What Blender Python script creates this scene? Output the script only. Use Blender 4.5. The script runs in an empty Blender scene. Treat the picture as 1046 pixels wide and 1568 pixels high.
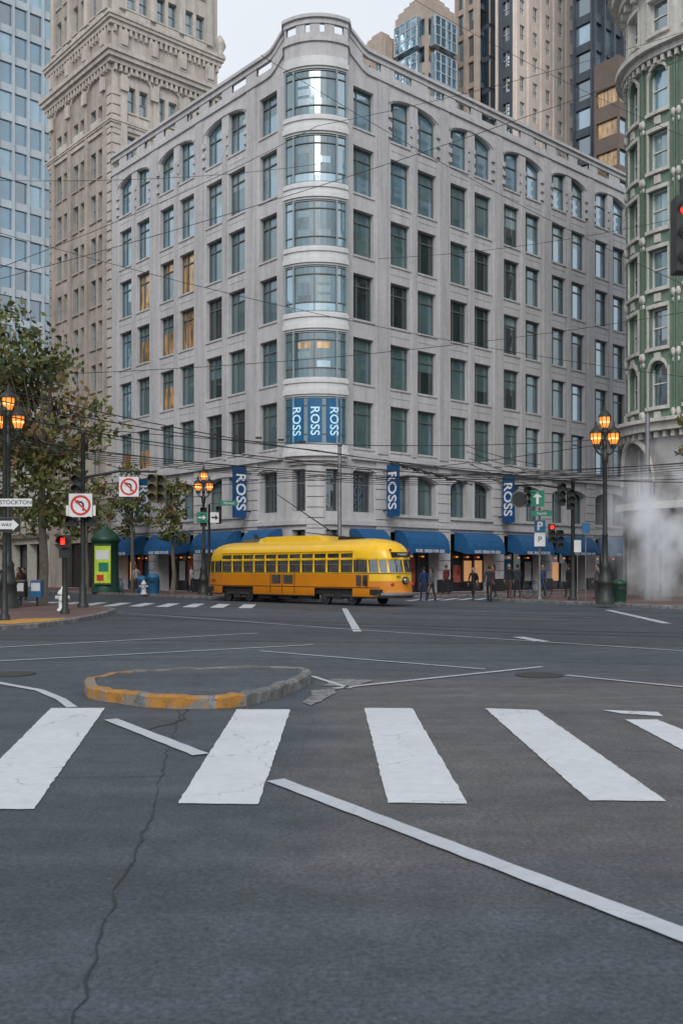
import bpy, math, random
from mathutils import Vector, Matrix
random.seed(11)
R_=random.random
scene=bpy.context.scene
# ------------------------------------------------------------------ materials
def nt(m):
    m.use_nodes=True; return m.node_tree
def mixrgb(t,fac,a,b,mode='MIX'):
    n=t.nodes.new('ShaderNodeMix'); n.data_type='RGBA'; n.blend_type=mode
    for s,v in ((n.inputs[0],fac),(n.inputs[6],a),(n.inputs[7],b)):
        if isinstance(v,bpy.types.NodeSocket): t.links.new(v,s)
        elif isinstance(v,(int,float)): s.default_value=v
        else: s.default_value=(v[0],v[1],v[2],1)
    return n.outputs[2]
def noise(t,vec,scale,detail=4,rough=.55):
    n=t.nodes.new('ShaderNodeTexNoise'); n.inputs['Scale'].default_value=scale
    n.inputs['Detail'].default_value=detail; n.inputs['Roughness'].default_value=rough
    t.links.new(vec,n.inputs['Vector']); return n.outputs['Fac']
def ramp(t,fac,p0,p1,c0=(0,0,0),c1=(1,1,1)):
    n=t.nodes.new('ShaderNodeValToRGB'); e=n.color_ramp.elements
    e[0].position=p0; e[1].position=p1; e[0].color=(*c0,1); e[1].color=(*c1,1)
    t.links.new(fac,n.inputs[0]); return n.outputs[0]
def coords(t,scale=(1,1,1)):
    c=t.nodes.new('ShaderNodeTexCoord'); m=t.nodes.new('ShaderNodeMapping')
    m.inputs['Scale'].default_value=scale
    t.links.new(c.outputs['Object'],m.inputs[0]); return m.outputs[0]
def maprange(t,val,a,b):
    n=t.nodes.new('ShaderNodeMapRange'); n.interpolation_type='SMOOTHSTEP'
    n.inputs['From Min'].default_value=a; n.inputs['From Max'].default_value=b
    t.links.new(val,n.inputs['Value']); return n.outputs[0]
def math_(t,op,a,b):
    n=t.nodes.new('ShaderNodeMath'); n.operation=op
    for s,v in ((n.inputs[0],a),(n.inputs[1],b)):
        if isinstance(v,bpy.types.NodeSocket): t.links.new(v,s)
        else: s.default_value=v
    return n.outputs[0]
def mat(name,col,rough=.75,var=.15,scale=2.0,big=.1,streak=0,metal=0,bump=0,bscale=30,em=None,ems=0,spec=.4,coat=0,mix=None):
    m=bpy.data.materials.new(name); t=nt(m); b=t.nodes['Principled BSDF']
    b.inputs['Roughness'].default_value=rough; b.inputs['Metallic'].default_value=metal
    b.inputs['Specular IOR Level'].default_value=spec
    b.inputs['Coat Weight'].default_value=coat
    v=coords(t); c=col
    lo=[x*(1-var) for x in col]; hi=[min(1,x*(1+var)) for x in col]
    c=ramp(t,noise(t,v,scale,6),.3,.7,lo,hi)
    if big: 
        g=ramp(t,noise(t,v,.23,3),.35,.65,(1-big,)*3,(1+big*.3,)*3); c=mixrgb(t,1.0,c,g,'MULTIPLY')
    if mix:
        c=mixrgb(t,ramp(t,noise(t,v,mix[1],6,.65),.47,.54),c,mix[0]); c=mixrgb(t,ramp(t,noise(t,v,9,5,.7),.58,.66,(0,0,0),(.8,)*3),c,(.06,.058,.055))
    if streak:
        sv=coords(t,(1.7,1.7,.12)); g=ramp(t,noise(t,sv,1.3,5,.65),.42,.66,(1,1,1),(1-streak,)*3)
        c=mixrgb(t,1.0,c,g,'MULTIPLY')
    t.links.new(c,b.inputs['Base Color'])
    if bump:
        bn=t.nodes.new('ShaderNodeBump'); bn.inputs['Strength'].default_value=bump; bn.inputs['Distance'].default_value=.02
        t.links.new(noise(t,v,bscale,4),bn.inputs['Height']); t.links.new(bn.outputs[0],b.inputs['Normal'])
    if em:
        b.inputs['Emission Color'].default_value=(*em,1); b.inputs['Emission Strength'].default_value=ems
    return m
def glass(name,col,refl=.35,var=.35,tint=(.8,.93,1),vs=(.5,.5,.35),bump=.05,rough=.03):
    m=bpy.data.materials.new(name); t=nt(m); b=t.nodes['Principled BSDF']; out=t.nodes['Material Output']
    v=coords(t,vs)
    c=ramp(t,noise(t,v,1.6,3),.35,.65,[x*(1-var) for x in col],[x*(1+var) for x in col])
    t.links.new(c,b.inputs['Base Color']); b.inputs['Roughness'].default_value=.35
    g=t.nodes.new('ShaderNodeBsdfGlossy'); g.inputs['Roughness'].default_value=rough; g.inputs['Color'].default_value=(*tint,1)
    bn=t.nodes.new('ShaderNodeBump'); bn.inputs['Strength'].default_value=bump; bn.inputs['Distance'].default_value=.1
    t.links.new(noise(t,coords(t),.9,2),bn.inputs['Height']); t.links.new(bn.outputs[0],g.inputs['Normal'])
    mx=t.nodes.new('ShaderNodeMixShader'); mx.inputs[0].default_value=refl
    t.links.new(b.outputs[0],mx.inputs[1]); t.links.new(g.outputs[0],mx.inputs[2]); t.links.new(mx.outputs[0],out.inputs[0])
    return m
def asphalt(name,col,crack=.6,lane=False):
    m=bpy.data.materials.new(name); t=nt(m); b=t.nodes['Principled BSDF']; v=coords(t)
    c=ramp(t,noise(t,v,34,5,.85),.32,.68,[x*.30 for x in col],[x*2.0 for x in col])
    c=mixrgb(t,1.0,c,ramp(t,noise(t,v,.35,5,.6),.3,.7,(.74,.76,.80),(1.22,1.19,1.16)),'MULTIPLY')
    c=mixrgb(t,1.0,c,ramp(t,noise(t,v,3.2,5,.7),.3,.7,(.78,.78,.78),(1.24,1.24,1.24)),'MULTIPLY')
    c=mixrgb(t,1.0,c,ramp(t,noise(t,coords(t,(.30,2.2,1)),.8,4,.6),.35,.7,(.80,.80,.80),(1.14,1.14,1.14)),'MULTIPLY')
    if lane:
        sx=t.nodes.new('ShaderNodeSeparateXYZ'); t.links.new(v,sx.inputs[0])
        n1=math_(t,'MULTIPLY',noise(t,v,.9,4,.6),1.6)
        mx=maprange(t,math_(t,'ADD',sx.outputs[0],n1),.15,.95)
        m1=maprange(t,math_(t,'ADD',sx.outputs[1],n1),4.8,6.8)
        m2=math_(t,'SUBTRACT',1.0,maprange(t,math_(t,'ADD',sx.outputs[1],n1),13.6,16.4))
        fm=math_(t,'MULTIPLY',math_(t,'MULTIPLY',mx,m1),m2)
        c=mixrgb(t,math_(t,'MULTIPLY',fm,.9),c,mixrgb(t,1.0,c,(1.75,1.40,1.15),'MULTIPLY'))
        st=ramp(t,noise(t,v,1.1,5,.7),.62,.75,(0,0,0),(.5,)*3)
        c=mixrgb(t,st,c,[x*.5 for x in col])
    wv=t.nodes.new('ShaderNodeTexNoise'); wv.inputs['Scale'].default_value=1.4; wv.inputs['Detail'].default_value=5; t.links.new(v,wv.inputs['Vector'])
    wa=mixrgb(t,.22,v,wv.outputs['Color'],'ADD')
    vo=t.nodes.new('ShaderNodeTexVoronoi'); vo.feature='DISTANCE_TO_EDGE'; vo.inputs['Scale'].default_value=.21; t.links.new(wa,vo.inputs['Vector'])
    c=mixrgb(t,ramp(t,vo.outputs['Distance'],0,.003,(crack,)*3,(0,0,0)),c,[x*.35 for x in col])
    vs=t.nodes.new('ShaderNodeTexVoronoi'); vs.inputs['Scale'].default_value=4.5; t.links.new(v,vs.inputs['Vector'])
    c=mixrgb(t,ramp(t,vs.outputs['Distance'],.025,.06,(.5,)*3,(0,0,0)),c,(.2,.2,.2))
    t.links.new(c,b.inputs['Base Color'])
    t.links.new(ramp(t,noise(t,v,2,4),.3,.7,(.55,)*3,(.8,)*3),b.inputs['Roughness'])
    bn=t.nodes.new('ShaderNodeBump'); bn.inputs['Strength'].default_value=.8; bn.inputs['Distance'].default_value=.015
    t.links.new(noise(t,v,50,4,.7),bn.inputs['Height']); t.links.new(bn.outputs[0],b.inputs['Normal'])
    return m
def paint(name,col,under,wear=.5,crack=.8):
    m=bpy.data.materials.new(name); t=nt(m); b=t.nodes['Principled BSDF']; v=coords(t)
    c=ramp(t,noise(t,v,9,6,.65),.3,.7,[x*.84 for x in col],col)
    c=mixrgb(t,ramp(t,noise(t,v,1.3,3),.4,.7,(0,0,0),(.35,)*3),c,[x*.70 for x in col])
    wv=t.nodes.new('ShaderNodeTexNoise'); wv.inputs['Scale'].default_value=5; wv.inputs['Detail'].default_value=6; t.links.new(v,wv.inputs['Vector'])
    wa=mixrgb(t,.3,v,wv.outputs['Color'],'ADD')
    vo=t.nodes.new('ShaderNodeTexVoronoi'); vo.feature='DISTANCE_TO_EDGE'; vo.inputs['Scale'].default_value=1.0; t.links.new(wa,vo.inputs['Vector'])
    gate=ramp(t,noise(t,v,1.7,2),.44,.54,(0,0,0),(crack,)*3)
    cr=mixrgb(t,1.0,ramp(t,vo.outputs['Distance'],.0,.007,(1,)*3,(0,0,0)),gate,'MULTIPLY')
    c=mixrgb(t,cr,c,under)
    c=mixrgb(t,ramp(t,noise(t,v,6.5,8,.75),.61+.08*(1-wear),.67+.08*(1-wear),(0,0,0),(.85,)*3),c,under)
    t.links.new(c,b.inputs['Base Color']); b.inputs['Roughness'].default_value=.6
    return m

ASP=(.049,.060,.074)
M={}
M['asphalt']=asphalt('asphalt',ASP,.25,lane=True)
M['asphalt_dark']=asphalt('asphalt_dark_patch',(.038,.046,.057),.3)
M['tar']=mat('tar_seam',(.026,.029,.034),.6,.3,20)
M['white']=paint('road_paint_white',(.58,.60,.635),(.10,.105,.11),.55)
M['line']=paint('road_paint_line',(.46,.49,.53),(.09,.095,.10),.6,.4)
M['thin']=paint('road_paint_thin',(.42,.45,.48),(.07,.077,.085),1.2)
M['rub']=paint('road_paint_rubbed',(.22,.22,.22),(.065,.072,.08),2.4)
M['kerb']=mat('kerb_concrete',(.20,.20,.20),.85,.35,8,.2,bump=.5,mix=((.12,.12,.12),3))
M['kerby']=mat('kerb_paint_yellow_worn',(.34,.165,.035),.8,.25,8,.1,bump=.5,mix=((.19,.175,.155),2.6))
M['brickpave']=mat('brick_pavement',(.14,.088,.08),.85,.25,14,.25,bump=.3)
M['tactile']=mat('tactile_yellow',(.42,.22,.045),.8,.15,9)
M['stone']=mat('grey_stone',(.505,.50,.51),.8,.07,3,.08,streak=.17,bump=.25,bscale=14)
M['stone_p']=mat('grey_stone_piers',(.46,.455,.465),.8,.07,3,.08,streak=.2,bump=.25,bscale=14)
M['bay']=mat('pale_painted_metal',(.60,.605,.615),.5,.05,2,.05,streak=.12)
M['plinth']=mat('black_granite_plinth',(.03,.03,.035),.3,.2,20)
M['frame']=mat('window_frame_grey_green',(.11,.13,.13),.5,.1,4)
M['frame_l']=mat('window_frame_light',(.27,.32,.33),.5,.1,4)
M['blue']=mat('blue_awning_cloth',(.010,.085,.215),.75,.2,5,.1,bump=.2)
M['bluesign']=mat('blue_sign_face',(.008,.065,.19),.45,.05,3)
M['bluelit']=mat('blue_lit_banner',(.006,.07,.17),.3,.2,2,em=(.01,.14,.30),ems=.25)
M['wtext']=mat('white_lettering',(.68,.72,.77),.5,.02,3)
M['wtextlit']=mat('lit_lettering',(.5,.7,.8),.5,.02,3,em=(.35,.75,1),ems=.28)
M['gdark']=glass('glass_dark_interior',(.012,.018,.021),.16)
M['gteal']=glass('glass_teal_blind',(.070,.130,.145),.2,.25)
M['ggreen']=glass('glass_green_blind',(.085,.14,.14),.18,.2)
M['gblue']=glass('glass_sky_blue',(.11,.22,.29),.36,.25)
M['gpale']=glass('glass_pale_blind',(.22,.30,.32),.2,.2)
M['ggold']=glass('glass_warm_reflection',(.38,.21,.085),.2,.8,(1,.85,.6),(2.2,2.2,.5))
M['gbay']=glass('glass_curved_bay',(.03,.075,.092),.16,.6,vs=(1.6,1.6,.25),rough=.06)
M['shop']=glass('shopfront_glass',(.02,.02,.022),.12,.5)
M['shoplit']=mat('shop_display_light',(.4,.22,.1),.5,.5,1.5,em=(1,.5,.22),ems=.4)
M['poster']=mat('shop_posters',(.35,.09,.06),.6,.6,2.2)
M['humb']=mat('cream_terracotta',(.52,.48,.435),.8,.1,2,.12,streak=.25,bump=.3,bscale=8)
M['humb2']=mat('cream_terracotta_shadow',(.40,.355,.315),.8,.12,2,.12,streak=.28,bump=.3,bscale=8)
M['hglass']=glass('glass_old_office',(.045,.06,.07),.3)
M['tblue']=glass('tower_glass_blue',(.028,.115,.185),.26,.4,vs=(.3,.3,.2))
M['tblue2']=glass('tower_glass_pale',(.12,.25,.33),.3,.25,vs=(.3,.3,.2))
M['twhite']=mat('tower_white_mullion',(.46,.52,.57),.5,.05,2)
M['tan']=mat('tan_cladding',(.46,.385,.325),.7,.08,1,.1,streak=.2)
M['beige']=mat('beige_cladding',(.74,.65,.58),.7,.06,1,.1,streak=.12)
M['brown']=mat('brown_cladding',(.15,.115,.095),.6,.1,1,.1)
M['slate']=mat('slate_cladding',(.065,.08,.10),.5,.1,1,.1)
M['tgl']=glass('tower_glass_dark',(.018,.032,.045),.28,.4)
M['tglb']=glass('tower_glass_bluish',(.10,.19,.26),.4,.4)
M['gtile']=mat('green_glazed_tile',(.145,.215,.155),.45,.14,6,.15,streak=.2)
M['cream']=mat('cream_ornament',(.55,.535,.49),.7,.12,4,.1,streak=.2,bump=.3,bscale=10)
M['greybase']=mat('weathered_podium',(.25,.24,.23),.8,.2,2,.25,streak=.35,bump=.3)
M['dark']=mat('dark_paint',(.018,.02,.022),.4,.2,5)
M['pole']=mat('pole_bronze_green',(.03,.034,.032),.45,.25,6,metal=.3)
M['poleg']=mat('pole_galvanised',(.16,.165,.17),.5,.2,6,metal=.3)
M['lamp']=mat('lantern_glass_lit',(.8,.3,.06),.4,.1,3,em=(1,.27,.035),ems=1.0)
M['lampw']=mat('lantern_core_lit',(1,.6,.3),.4,.1,3,em=(1,.48,.15),ems=2.8)
M['yel']=mat('tram_yellow',(.78,.46,.008),.3,.05,2,.08,coat=.4)
M['org']=mat('tram_orange',(.58,.195,.004),.33,.07,2,.10,coat=.4)
M['tgrime']=mat('tram_underbody',(.022,.022,.024),.7,.3,6)
M['tglass']=glass('tram_window_glass',(.03,.028,.025),.2,.6,vs=(2,2,2))
M['chrome']=mat('chrome',(.7,.7,.7),.2,.05,3,metal=1)
M['red']=mat('signal_red',(.6,.02,.01),.5,.05,3,em=(1,.04,.02),ems=1.6)
M['signred']=mat('sign_red',(.5,.03,.02),.5,.05,3)
M['signwhite']=mat('sign_white',(.62,.63,.63),.5,.06,3)
M['signblack']=mat('sign_black',(.012,.012,.012),.5,.04,3)
M['signgreen']=mat('sign_green',(.01,.18,.11),.5,.04,3)
M['sigy']=mat('signal_housing_olive',(.10,.085,.03),.55,.1,4)
M['bark']=mat('bark',(.13,.11,.09),.9,.3,9,.2,bump=.8,bscale=12)
M['leaf1']=mat('leaves_green',(.10,.12,.030),.6,.3,3)
M['leaf2']=mat('leaves_olive',(.145,.13,.038),.6,.3,3)
M['leaf3']=mat('leaves_brown',(.17,.11,.045),.6,.3,3)
M['leaf4']=mat('leaves_dark',(.045,.065,.020),.6,.3,3)
M['wire']=mat('wire_black',(.015,.015,.017),.6,.1,3)
M['rail']=mat('rail_steel',(.10,.10,.105),.35,.2,8,metal=.6)
M['iron']=mat('cast_iron',(.035,.035,.036),.6,.3,30,bump=.8,bscale=20)
M['skin']=mat('skin',(.42,.25,.17),.6,.08,8)
M['hair']=mat('hair',(.02,.015,.012),.7,.2,20)
M['kgreen']=mat('kiosk_green',(.012,.05,.03),.4,.1,4)
M['kad']=mat('kiosk_advert',(.36,.48,.03),.5,.35,1.6,em=(.45,.6,.03),ems=.12)
M['binblue']=mat('bin_blue',(.02,.12,.26),.5,.1,4)
cloth={}
def clothm(c):
    k=tuple(c)
    if k not in cloth: cloth[k]=mat('cloth_%d'%len(cloth),c,.9,.15,8)
    return cloth[k]

# ------------------------------------------------------------------ mesh builder
class MB:
    def __init__(s,T=None): s.v=[];s.f=[];s.m=[];s.sm=[];s.mats=[];s.T=T
    def mi(s,m):
        if isinstance(m,str): m=M[m]
        if m not in s.mats: s.mats.append(m)
        return s.mats.index(m)
    def av(s,p):
        p=Vector(p)
        if s.T is not None: p=s.T@p
        s.v.append(tuple(p)); return len(s.v)-1
    def face(s,pts,m,sm=False):
        s.f.append([s.av(p) for p in pts]); s.m.append(s.mi(m)); s.sm.append(sm)
    def idx(s,ids,m,sm=True):
        s.f.append(list(ids)); s.m.append(s.mi(m)); s.sm.append(sm)
    def box(s,F,a0,a1,z0,z1,d0,d1,m,n=1):
        for i in range(n):
            A=a0+(a1-a0)*i/n; B=a0+(a1-a0)*(i+1)/n
            p=[F(A,z0,d0),F(B,z0,d0),F(B,z1,d0),F(A,z1,d0),F(A,z0,d1),F(B,z0,d1),F(B,z1,d1),F(A,z1,d1)]
            ii=[s.av(q) for q in p]
            fs=[(4,5,6,7),(0,1,2,3),(0,1,5,4),(3,2,6,7)]
            if i==0: fs.append((0,3,7,4))
            if i==n-1: fs.append((1,2,6,5))
            for q in fs: s.idx([ii[k] for k in q],m,False)
    def bx(s,x0,x1,y0,y1,z0,z1,m): s.box(lambda a,z,d:(a,d,z),x0,x1,z0,z1,y0,y1,m)
    def ptube(s,pts,rads,n,m,cap=True):
        rings=[]; pts=[Vector(p) for p in pts]
        for i,p in enumerate(pts):
            d=(pts[min(i+1,len(pts)-1)]-pts[max(i-1,0)]).normalized()
            up=Vector((0,0,1)) if abs(d.z)<.95 else Vector((1,0,0))
            a=d.cross(up).normalized(); b=d.cross(a); r=rads[i] if isinstance(rads,(list,tuple)) else rads
            rings.append([s.av(p+(a*math.cos(2*math.pi*k/n)+b*math.sin(2*math.pi*k/n))*r) for k in range(n)])
        for i in range(len(rings)-1):
            for k in range(n): s.idx((rings[i][k],rings[i][(k+1)%n],rings[i+1][(k+1)%n],rings[i+1][k]),m)
        if cap: s.idx(rings[0],m,False); s.idx(rings[-1],m,False)
    def lathe(s,c,prof,n,m,sy=1.0,smooth=True):
        rings=[]
        for r,z in prof: rings.append([s.av((c[0]+r*math.cos(2*math.pi*k/n),c[1]+sy*r*math.sin(2*math.pi*k/n),c[2]+z)) for k in range(n)])
        for i in range(len(rings)-1):
            for k in range(n): s.idx((rings[i][k],rings[i][(k+1)%n],rings[i+1][(k+1)%n],rings[i+1][k]),m,smooth)
        s.idx(rings[0],m,False); s.idx(rings[-1],m,False)
    def ball(s,c,r,m,n=12,h=8):
        rx,ry,rz=(r,r,r) if not isinstance(r,(tuple,list)) else r
        prof=[(math.sin(math.pi*(i+.02)/(h+.04)),-math.cos(math.pi*(i+.02)/(h+.04))*rz) for i in range(h+1)]
        s.lathe(c,[(p[0]*rx,p[1]) for p in prof],n,m,ry/rx)
    def make(s,name,parent=None,origin=None):
        me=bpy.data.meshes.new(name); o=Vector(origin) if origin is not None else Vector((0,0,0))
        me.from_pydata([tuple(Vector(v)-o) for v in s.v],[],s.f); 
        for m in s.mats: me.materials.append(m)
        me.polygons.foreach_set('material_index',s.m); me.polygons.foreach_set('use_smooth',s.sm); me.update()
        ob=bpy.data.objects.new(name,me); scene.collection.objects.link(ob); ob.location=o
        if parent: 
            ob.parent=parent; ob.matrix_parent_inverse=Matrix.Translation(parent.location).inverted()
        return ob
def empty(name,loc=(0,0,0)):
    e=bpy.data.objects.new(name,None); e.location=loc; e.empty_display_size=.5; scene.collection.objects.link(e); return e
def text(body,size,loc,right,up,m,parent=None,name='lettering',ext=.01,sx=1,bold=0):
    cu=bpy.data.curves.new(name,'FONT'); cu.body=body; cu.size=size; cu.align_x='CENTER'; cu.align_y='CENTER'; cu.extrude=ext; cu.offset=bold; cu.resolution_u=3
    cu.materials.append(M[m] if isinstance(m,str) else m)
    ob=bpy.data.objects.new(name,cu); scene.collection.objects.link(ob)
    r=Vector(right).normalized(); u=Vector(up).normalized(); n=r.cross(u)
    mw=Matrix(((r.x*sx,u.x,n.x,loc[0]),(r.y*sx,u.y,n.y,loc[1]),(r.z*sx,u.z,n.z,loc[2]),(0,0,0,1)))
    if parent:
        ob.parent=parent; ob.matrix_parent_inverse=Matrix.Translation(parent.location).inverted()
    ob.matrix_basis=mw
    return ob
def TR(x,y,z=0,dirx=(1,0)):
    d=Vector((dirx[0],dirx[1],0)).normalized(); n=Vector((-d.y,d.x,0))
    return Matrix(((d.x,n.x,0,x),(d.y,n.y,0,y),(0,0,1,z),(0,0,0,1)))

# ------------------------------------------------------------------ facade tools
def flat(O,d,n):
    def F(a,z,q): return (O[0]+a*d[0]+q*n[0],O[1]+a*d[1]+q*n[1],z)
    return F
def wall(mb,F,a0,a1,z0,z1,holes,m,d=0.0,step=None):
    A={a0,a1};Z={z0,z1}
    for h in holes:
        for a in h[:2]:
            if a0<a<a1: A.add(a)
        for z in h[2:4]:
            if z0<z<z1: Z.add(z)
    if step:
        n=max(1,int((a1-a0)/step))
        for i in range(n): A.add(a0+(a1-a0)*i/n)
    A=sorted(A);Z=sorted(Z)
    for i in range(len(A)-1):
        ca=(A[i]+A[i+1])/2; run=None
        for j in range(len(Z)-1):
            cz=(Z[j]+Z[j+1])/2
            if any(h[0]<ca<h[1] and h[2]<cz<h[3] for h in holes):
                if run is not None: mb.face([F(A[i],run,d),F(A[i+1],run,d),F(A[i+1],Z[j],d),F(A[i],Z[j],d)],m); run=None
            elif run is None: run=Z[j]
        if run is not None: mb.face([F(A[i],run,d),F(A[i+1],run,d),F(A[i+1],Z[-1],d),F(A[i],Z[-1],d)],m)
def window(W,G,F,a0,a1,z0,z1,dep,wm,panes,fm,fw=.07,transom=None,mull=None,n=1,dd=0.0,blind=None):
    def q(a,b,za,zb,d,m,mbx):
        for i in range(n):
            A=a+(b-a)*i/n;B=a+(b-a)*(i+1)/n
            mbx.face([F(A,za,d),F(B,za,d),F(B,zb,d),F(A,zb,d)],m)
    for (x) in (a0,a1): W.face([F(x,z0,dd),F(x,z0,-dep),F(x,z1,-dep),F(x,z1,dd)],wm)
    for z in (z0,z1):
        for i in range(n):
            A=a0+(a1-a0)*i/n;B=a0+(a1-a0)*(i+1)/n
            W.face([F(A,z,dd),F(B,z,dd),F(B,z,-dep),F(A,z,-dep)],wm)
    if blind:
        zb=z1-(z1-z0)*blind[0]; q(a0,a1,zb,z1,-dep,blind[1],G); q(a0,a1,z0,zb,-dep,panes,G)
    else: q(a0,a1,z0,z1,-dep,panes,G)
    d0,d1=-dep+.004,-dep+.09
    if fm:
        G.box(F,a0,a0+fw,z0,z1,d0,d1,fm); G.box(F,a1-fw,a1,z0,z1,d0,d1,fm)
        G.box(F,a0+fw,a1-fw,z0,z0+fw,d0,d1,fm,n); G.box(F,a0+fw,a1-fw,z1-fw,z1,d0,d1,fm,n)
        if transom: 
            zt=z0+(z1-z0)*transom; G.box(F,a0+fw,a1-fw,zt,zt+fw,d0,d1-.015,fm,n)
        if mull:
            for mm in mull:
                am=a0+(a1-a0)*mm; G.box(F,am-fw/2,am+fw/2,z0+fw,z1-fw,d0,d1-.03,fm)
def archfill(W,F,a0,a1,z1,zf,dep,m,proud=0,seg=7):
    for i in range(seg):
        A=a0+(a1-a0)*i/seg;B=a0+(a1-a0)*(i+1)/seg
        W.face([F(A,zf(A),proud),F(B,zf(B),proud),F(B,z1,proud),F(A,z1,proud)],m)
        W.face([F(A,zf(A),proud),F(B,zf(B),proud),F(B,zf(B),-dep),F(A,zf(A),-dep)],m)
def archband(W,F,a0,a1,zf,h,d0,d1,m,seg=12):
    for i in range(seg):
        A=a0+(a1-a0)*i/seg;B=a0+(a1-a0)*(i+1)/seg
        W.face([F(A,zf(A),d1),F(B,zf(B),d1),F(B,zf(B)+h,d1),F(A,zf(A)+h,d1)],m)
        W.face([F(A,zf(A),d0),F(B,zf(B),d0),F(B,zf(B),d1),F(A,zf(A),d1)],m)
        W.face([F(A,zf(A)+h,d0),F(B,zf(B)+h,d0),F(B,zf(B)+h,d1),F(A,zf(A)+h,d1)],m)

# city grid directions
d1=(.750,.661); dl=(-.661,.750); nR=(.661,-.750); nL=(-.750,-.661)
C=(-1.6,56.0); RC=2.4; HA=RC*math.pi/4
K=(C[0]+RC*(d1[0]+dl[0]),C[1]+RC*(d1[1]+dl[1]))
def FR(s,z,d):
    if s>=HA:
        t=RC+s-HA; return (C[0]+t*d1[0]+d*nR[0],C[1]+t*d1[1]+d*nR[1],z)
    if s<=-HA:
        t=RC-s-HA; return (C[0]+t*dl[0]+d*nL[0],C[1]+t*dl[1]+d*nL[1],z)
    th=math.pi/4+s/RC; c,k=math.cos(th),math.sin(th)
    n=(nL[0]*c+nR[0]*k,nL[1]*c+nR[1]*k); return (K[0]+(RC+d)*n[0],K[1]+(RC+d)*n[1],z)
off=HA-RC
def sr(t): return t+off
def sl(t): return -(t+off)

# ------------------------------------------------------------------ corner department store
store=empty('department_store_building',(C[0],C[1],0))
W=MB();G=MB()
rows=[(28.3,31.1),(24.35,27.2),(20.6,23.35),(16.75,19.5),(12.9,15.65),(9.0,11.8)]
MZ=(5.1,7.6)
pairs=[]
for k in range(5): 
    a=6.2+5.51*k; pairs.append((sr(a),sr(a+1.7),sr(a+2.42),sr(a+4.12),1))
for k in range(3):
    a=6.8+5.9*k; pairs.append((sl(a+4.4),sl(a+2.58),sl(a+1.82),sl(a),-1))
singles=[(sr(3.08),sr(4.75),1),(sl(5.25),sl(3.5),-1)]
SEND=sr(33.9); SSTART=sl(24.2)
holes=[]
def pane_for(side,row,k):
    r=R_()
    if row==0: return 'gblue',(None if r<.7 else (.5,'gteal'))
    if side==1:
        if row in(1,) : opts=[('gteal',None),('gdark',(.5,'gpale')),('gteal',(.3,'gpale')),('gblue',None),('gblue',(.6,'gteal'))]
        elif row in (2,3,4): opts=[('gdark',None),('gdark',(.45,'ggreen')),('gteal',None),('ggreen',(.6,'gteal')),('gdark',(.3,'gpale')),('gteal',(.3,'ggreen')),('gdark',(.65,'gteal'))]
        else: opts=[('ggreen',None),('gteal',None),('ggreen',None),('gdark',(.6,'ggreen'))]
        if row in(2,3,4) and k<2 and R_()<.35: return 'gdark',(.55,'gdark')
        if k>=3 and R_()<.5: return 'gblue',(None if R_()<.6 else (.4,'gpale'))
        return random.choice(opts)
    if row==1: opts=[('gblue',None),('gblue',(.5,'gpale')),('gteal',(.4,'gpale'))]
    elif row in(2,3,4,5):
        if k==7 or k==6 :
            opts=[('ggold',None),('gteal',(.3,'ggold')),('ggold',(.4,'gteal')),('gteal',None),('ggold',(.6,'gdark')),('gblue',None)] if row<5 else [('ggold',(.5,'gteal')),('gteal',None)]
        else: opts=[('gteal',None),('gdark',None),('ggreen',None),('gdark',(.5,'gteal'))]
    return random.choice(opts)
def do_window(a0,a1,z0,z1,side,row,k,arch=None):
    p,b=pane_for(side,row,k)
    holes.append((a0,a1,z0,z1))
    ml=[.30] if side==1 else [.34]
    window(W,G,FR,a0,a1,z0,z1,.34,'stone',p,'frame',.075,transom=.74 if not arch else .6,mull=ml,blind=b)
    W.box(FR,a0-.06,a1+.06,z0-.12,z0-.003,.0,.07,'stone')
    if arch: archfill(W,FR,a0,a1,z1,arch,.3,'stone')
def arcf(a0,a1,zs,zc):
    c=(a0+a1)/2; h=(a1-a0)/2
    return lambda a: zs+(zc-zs)*math.sqrt(max(0,1-.92*((a-c)/h)**2))
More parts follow.
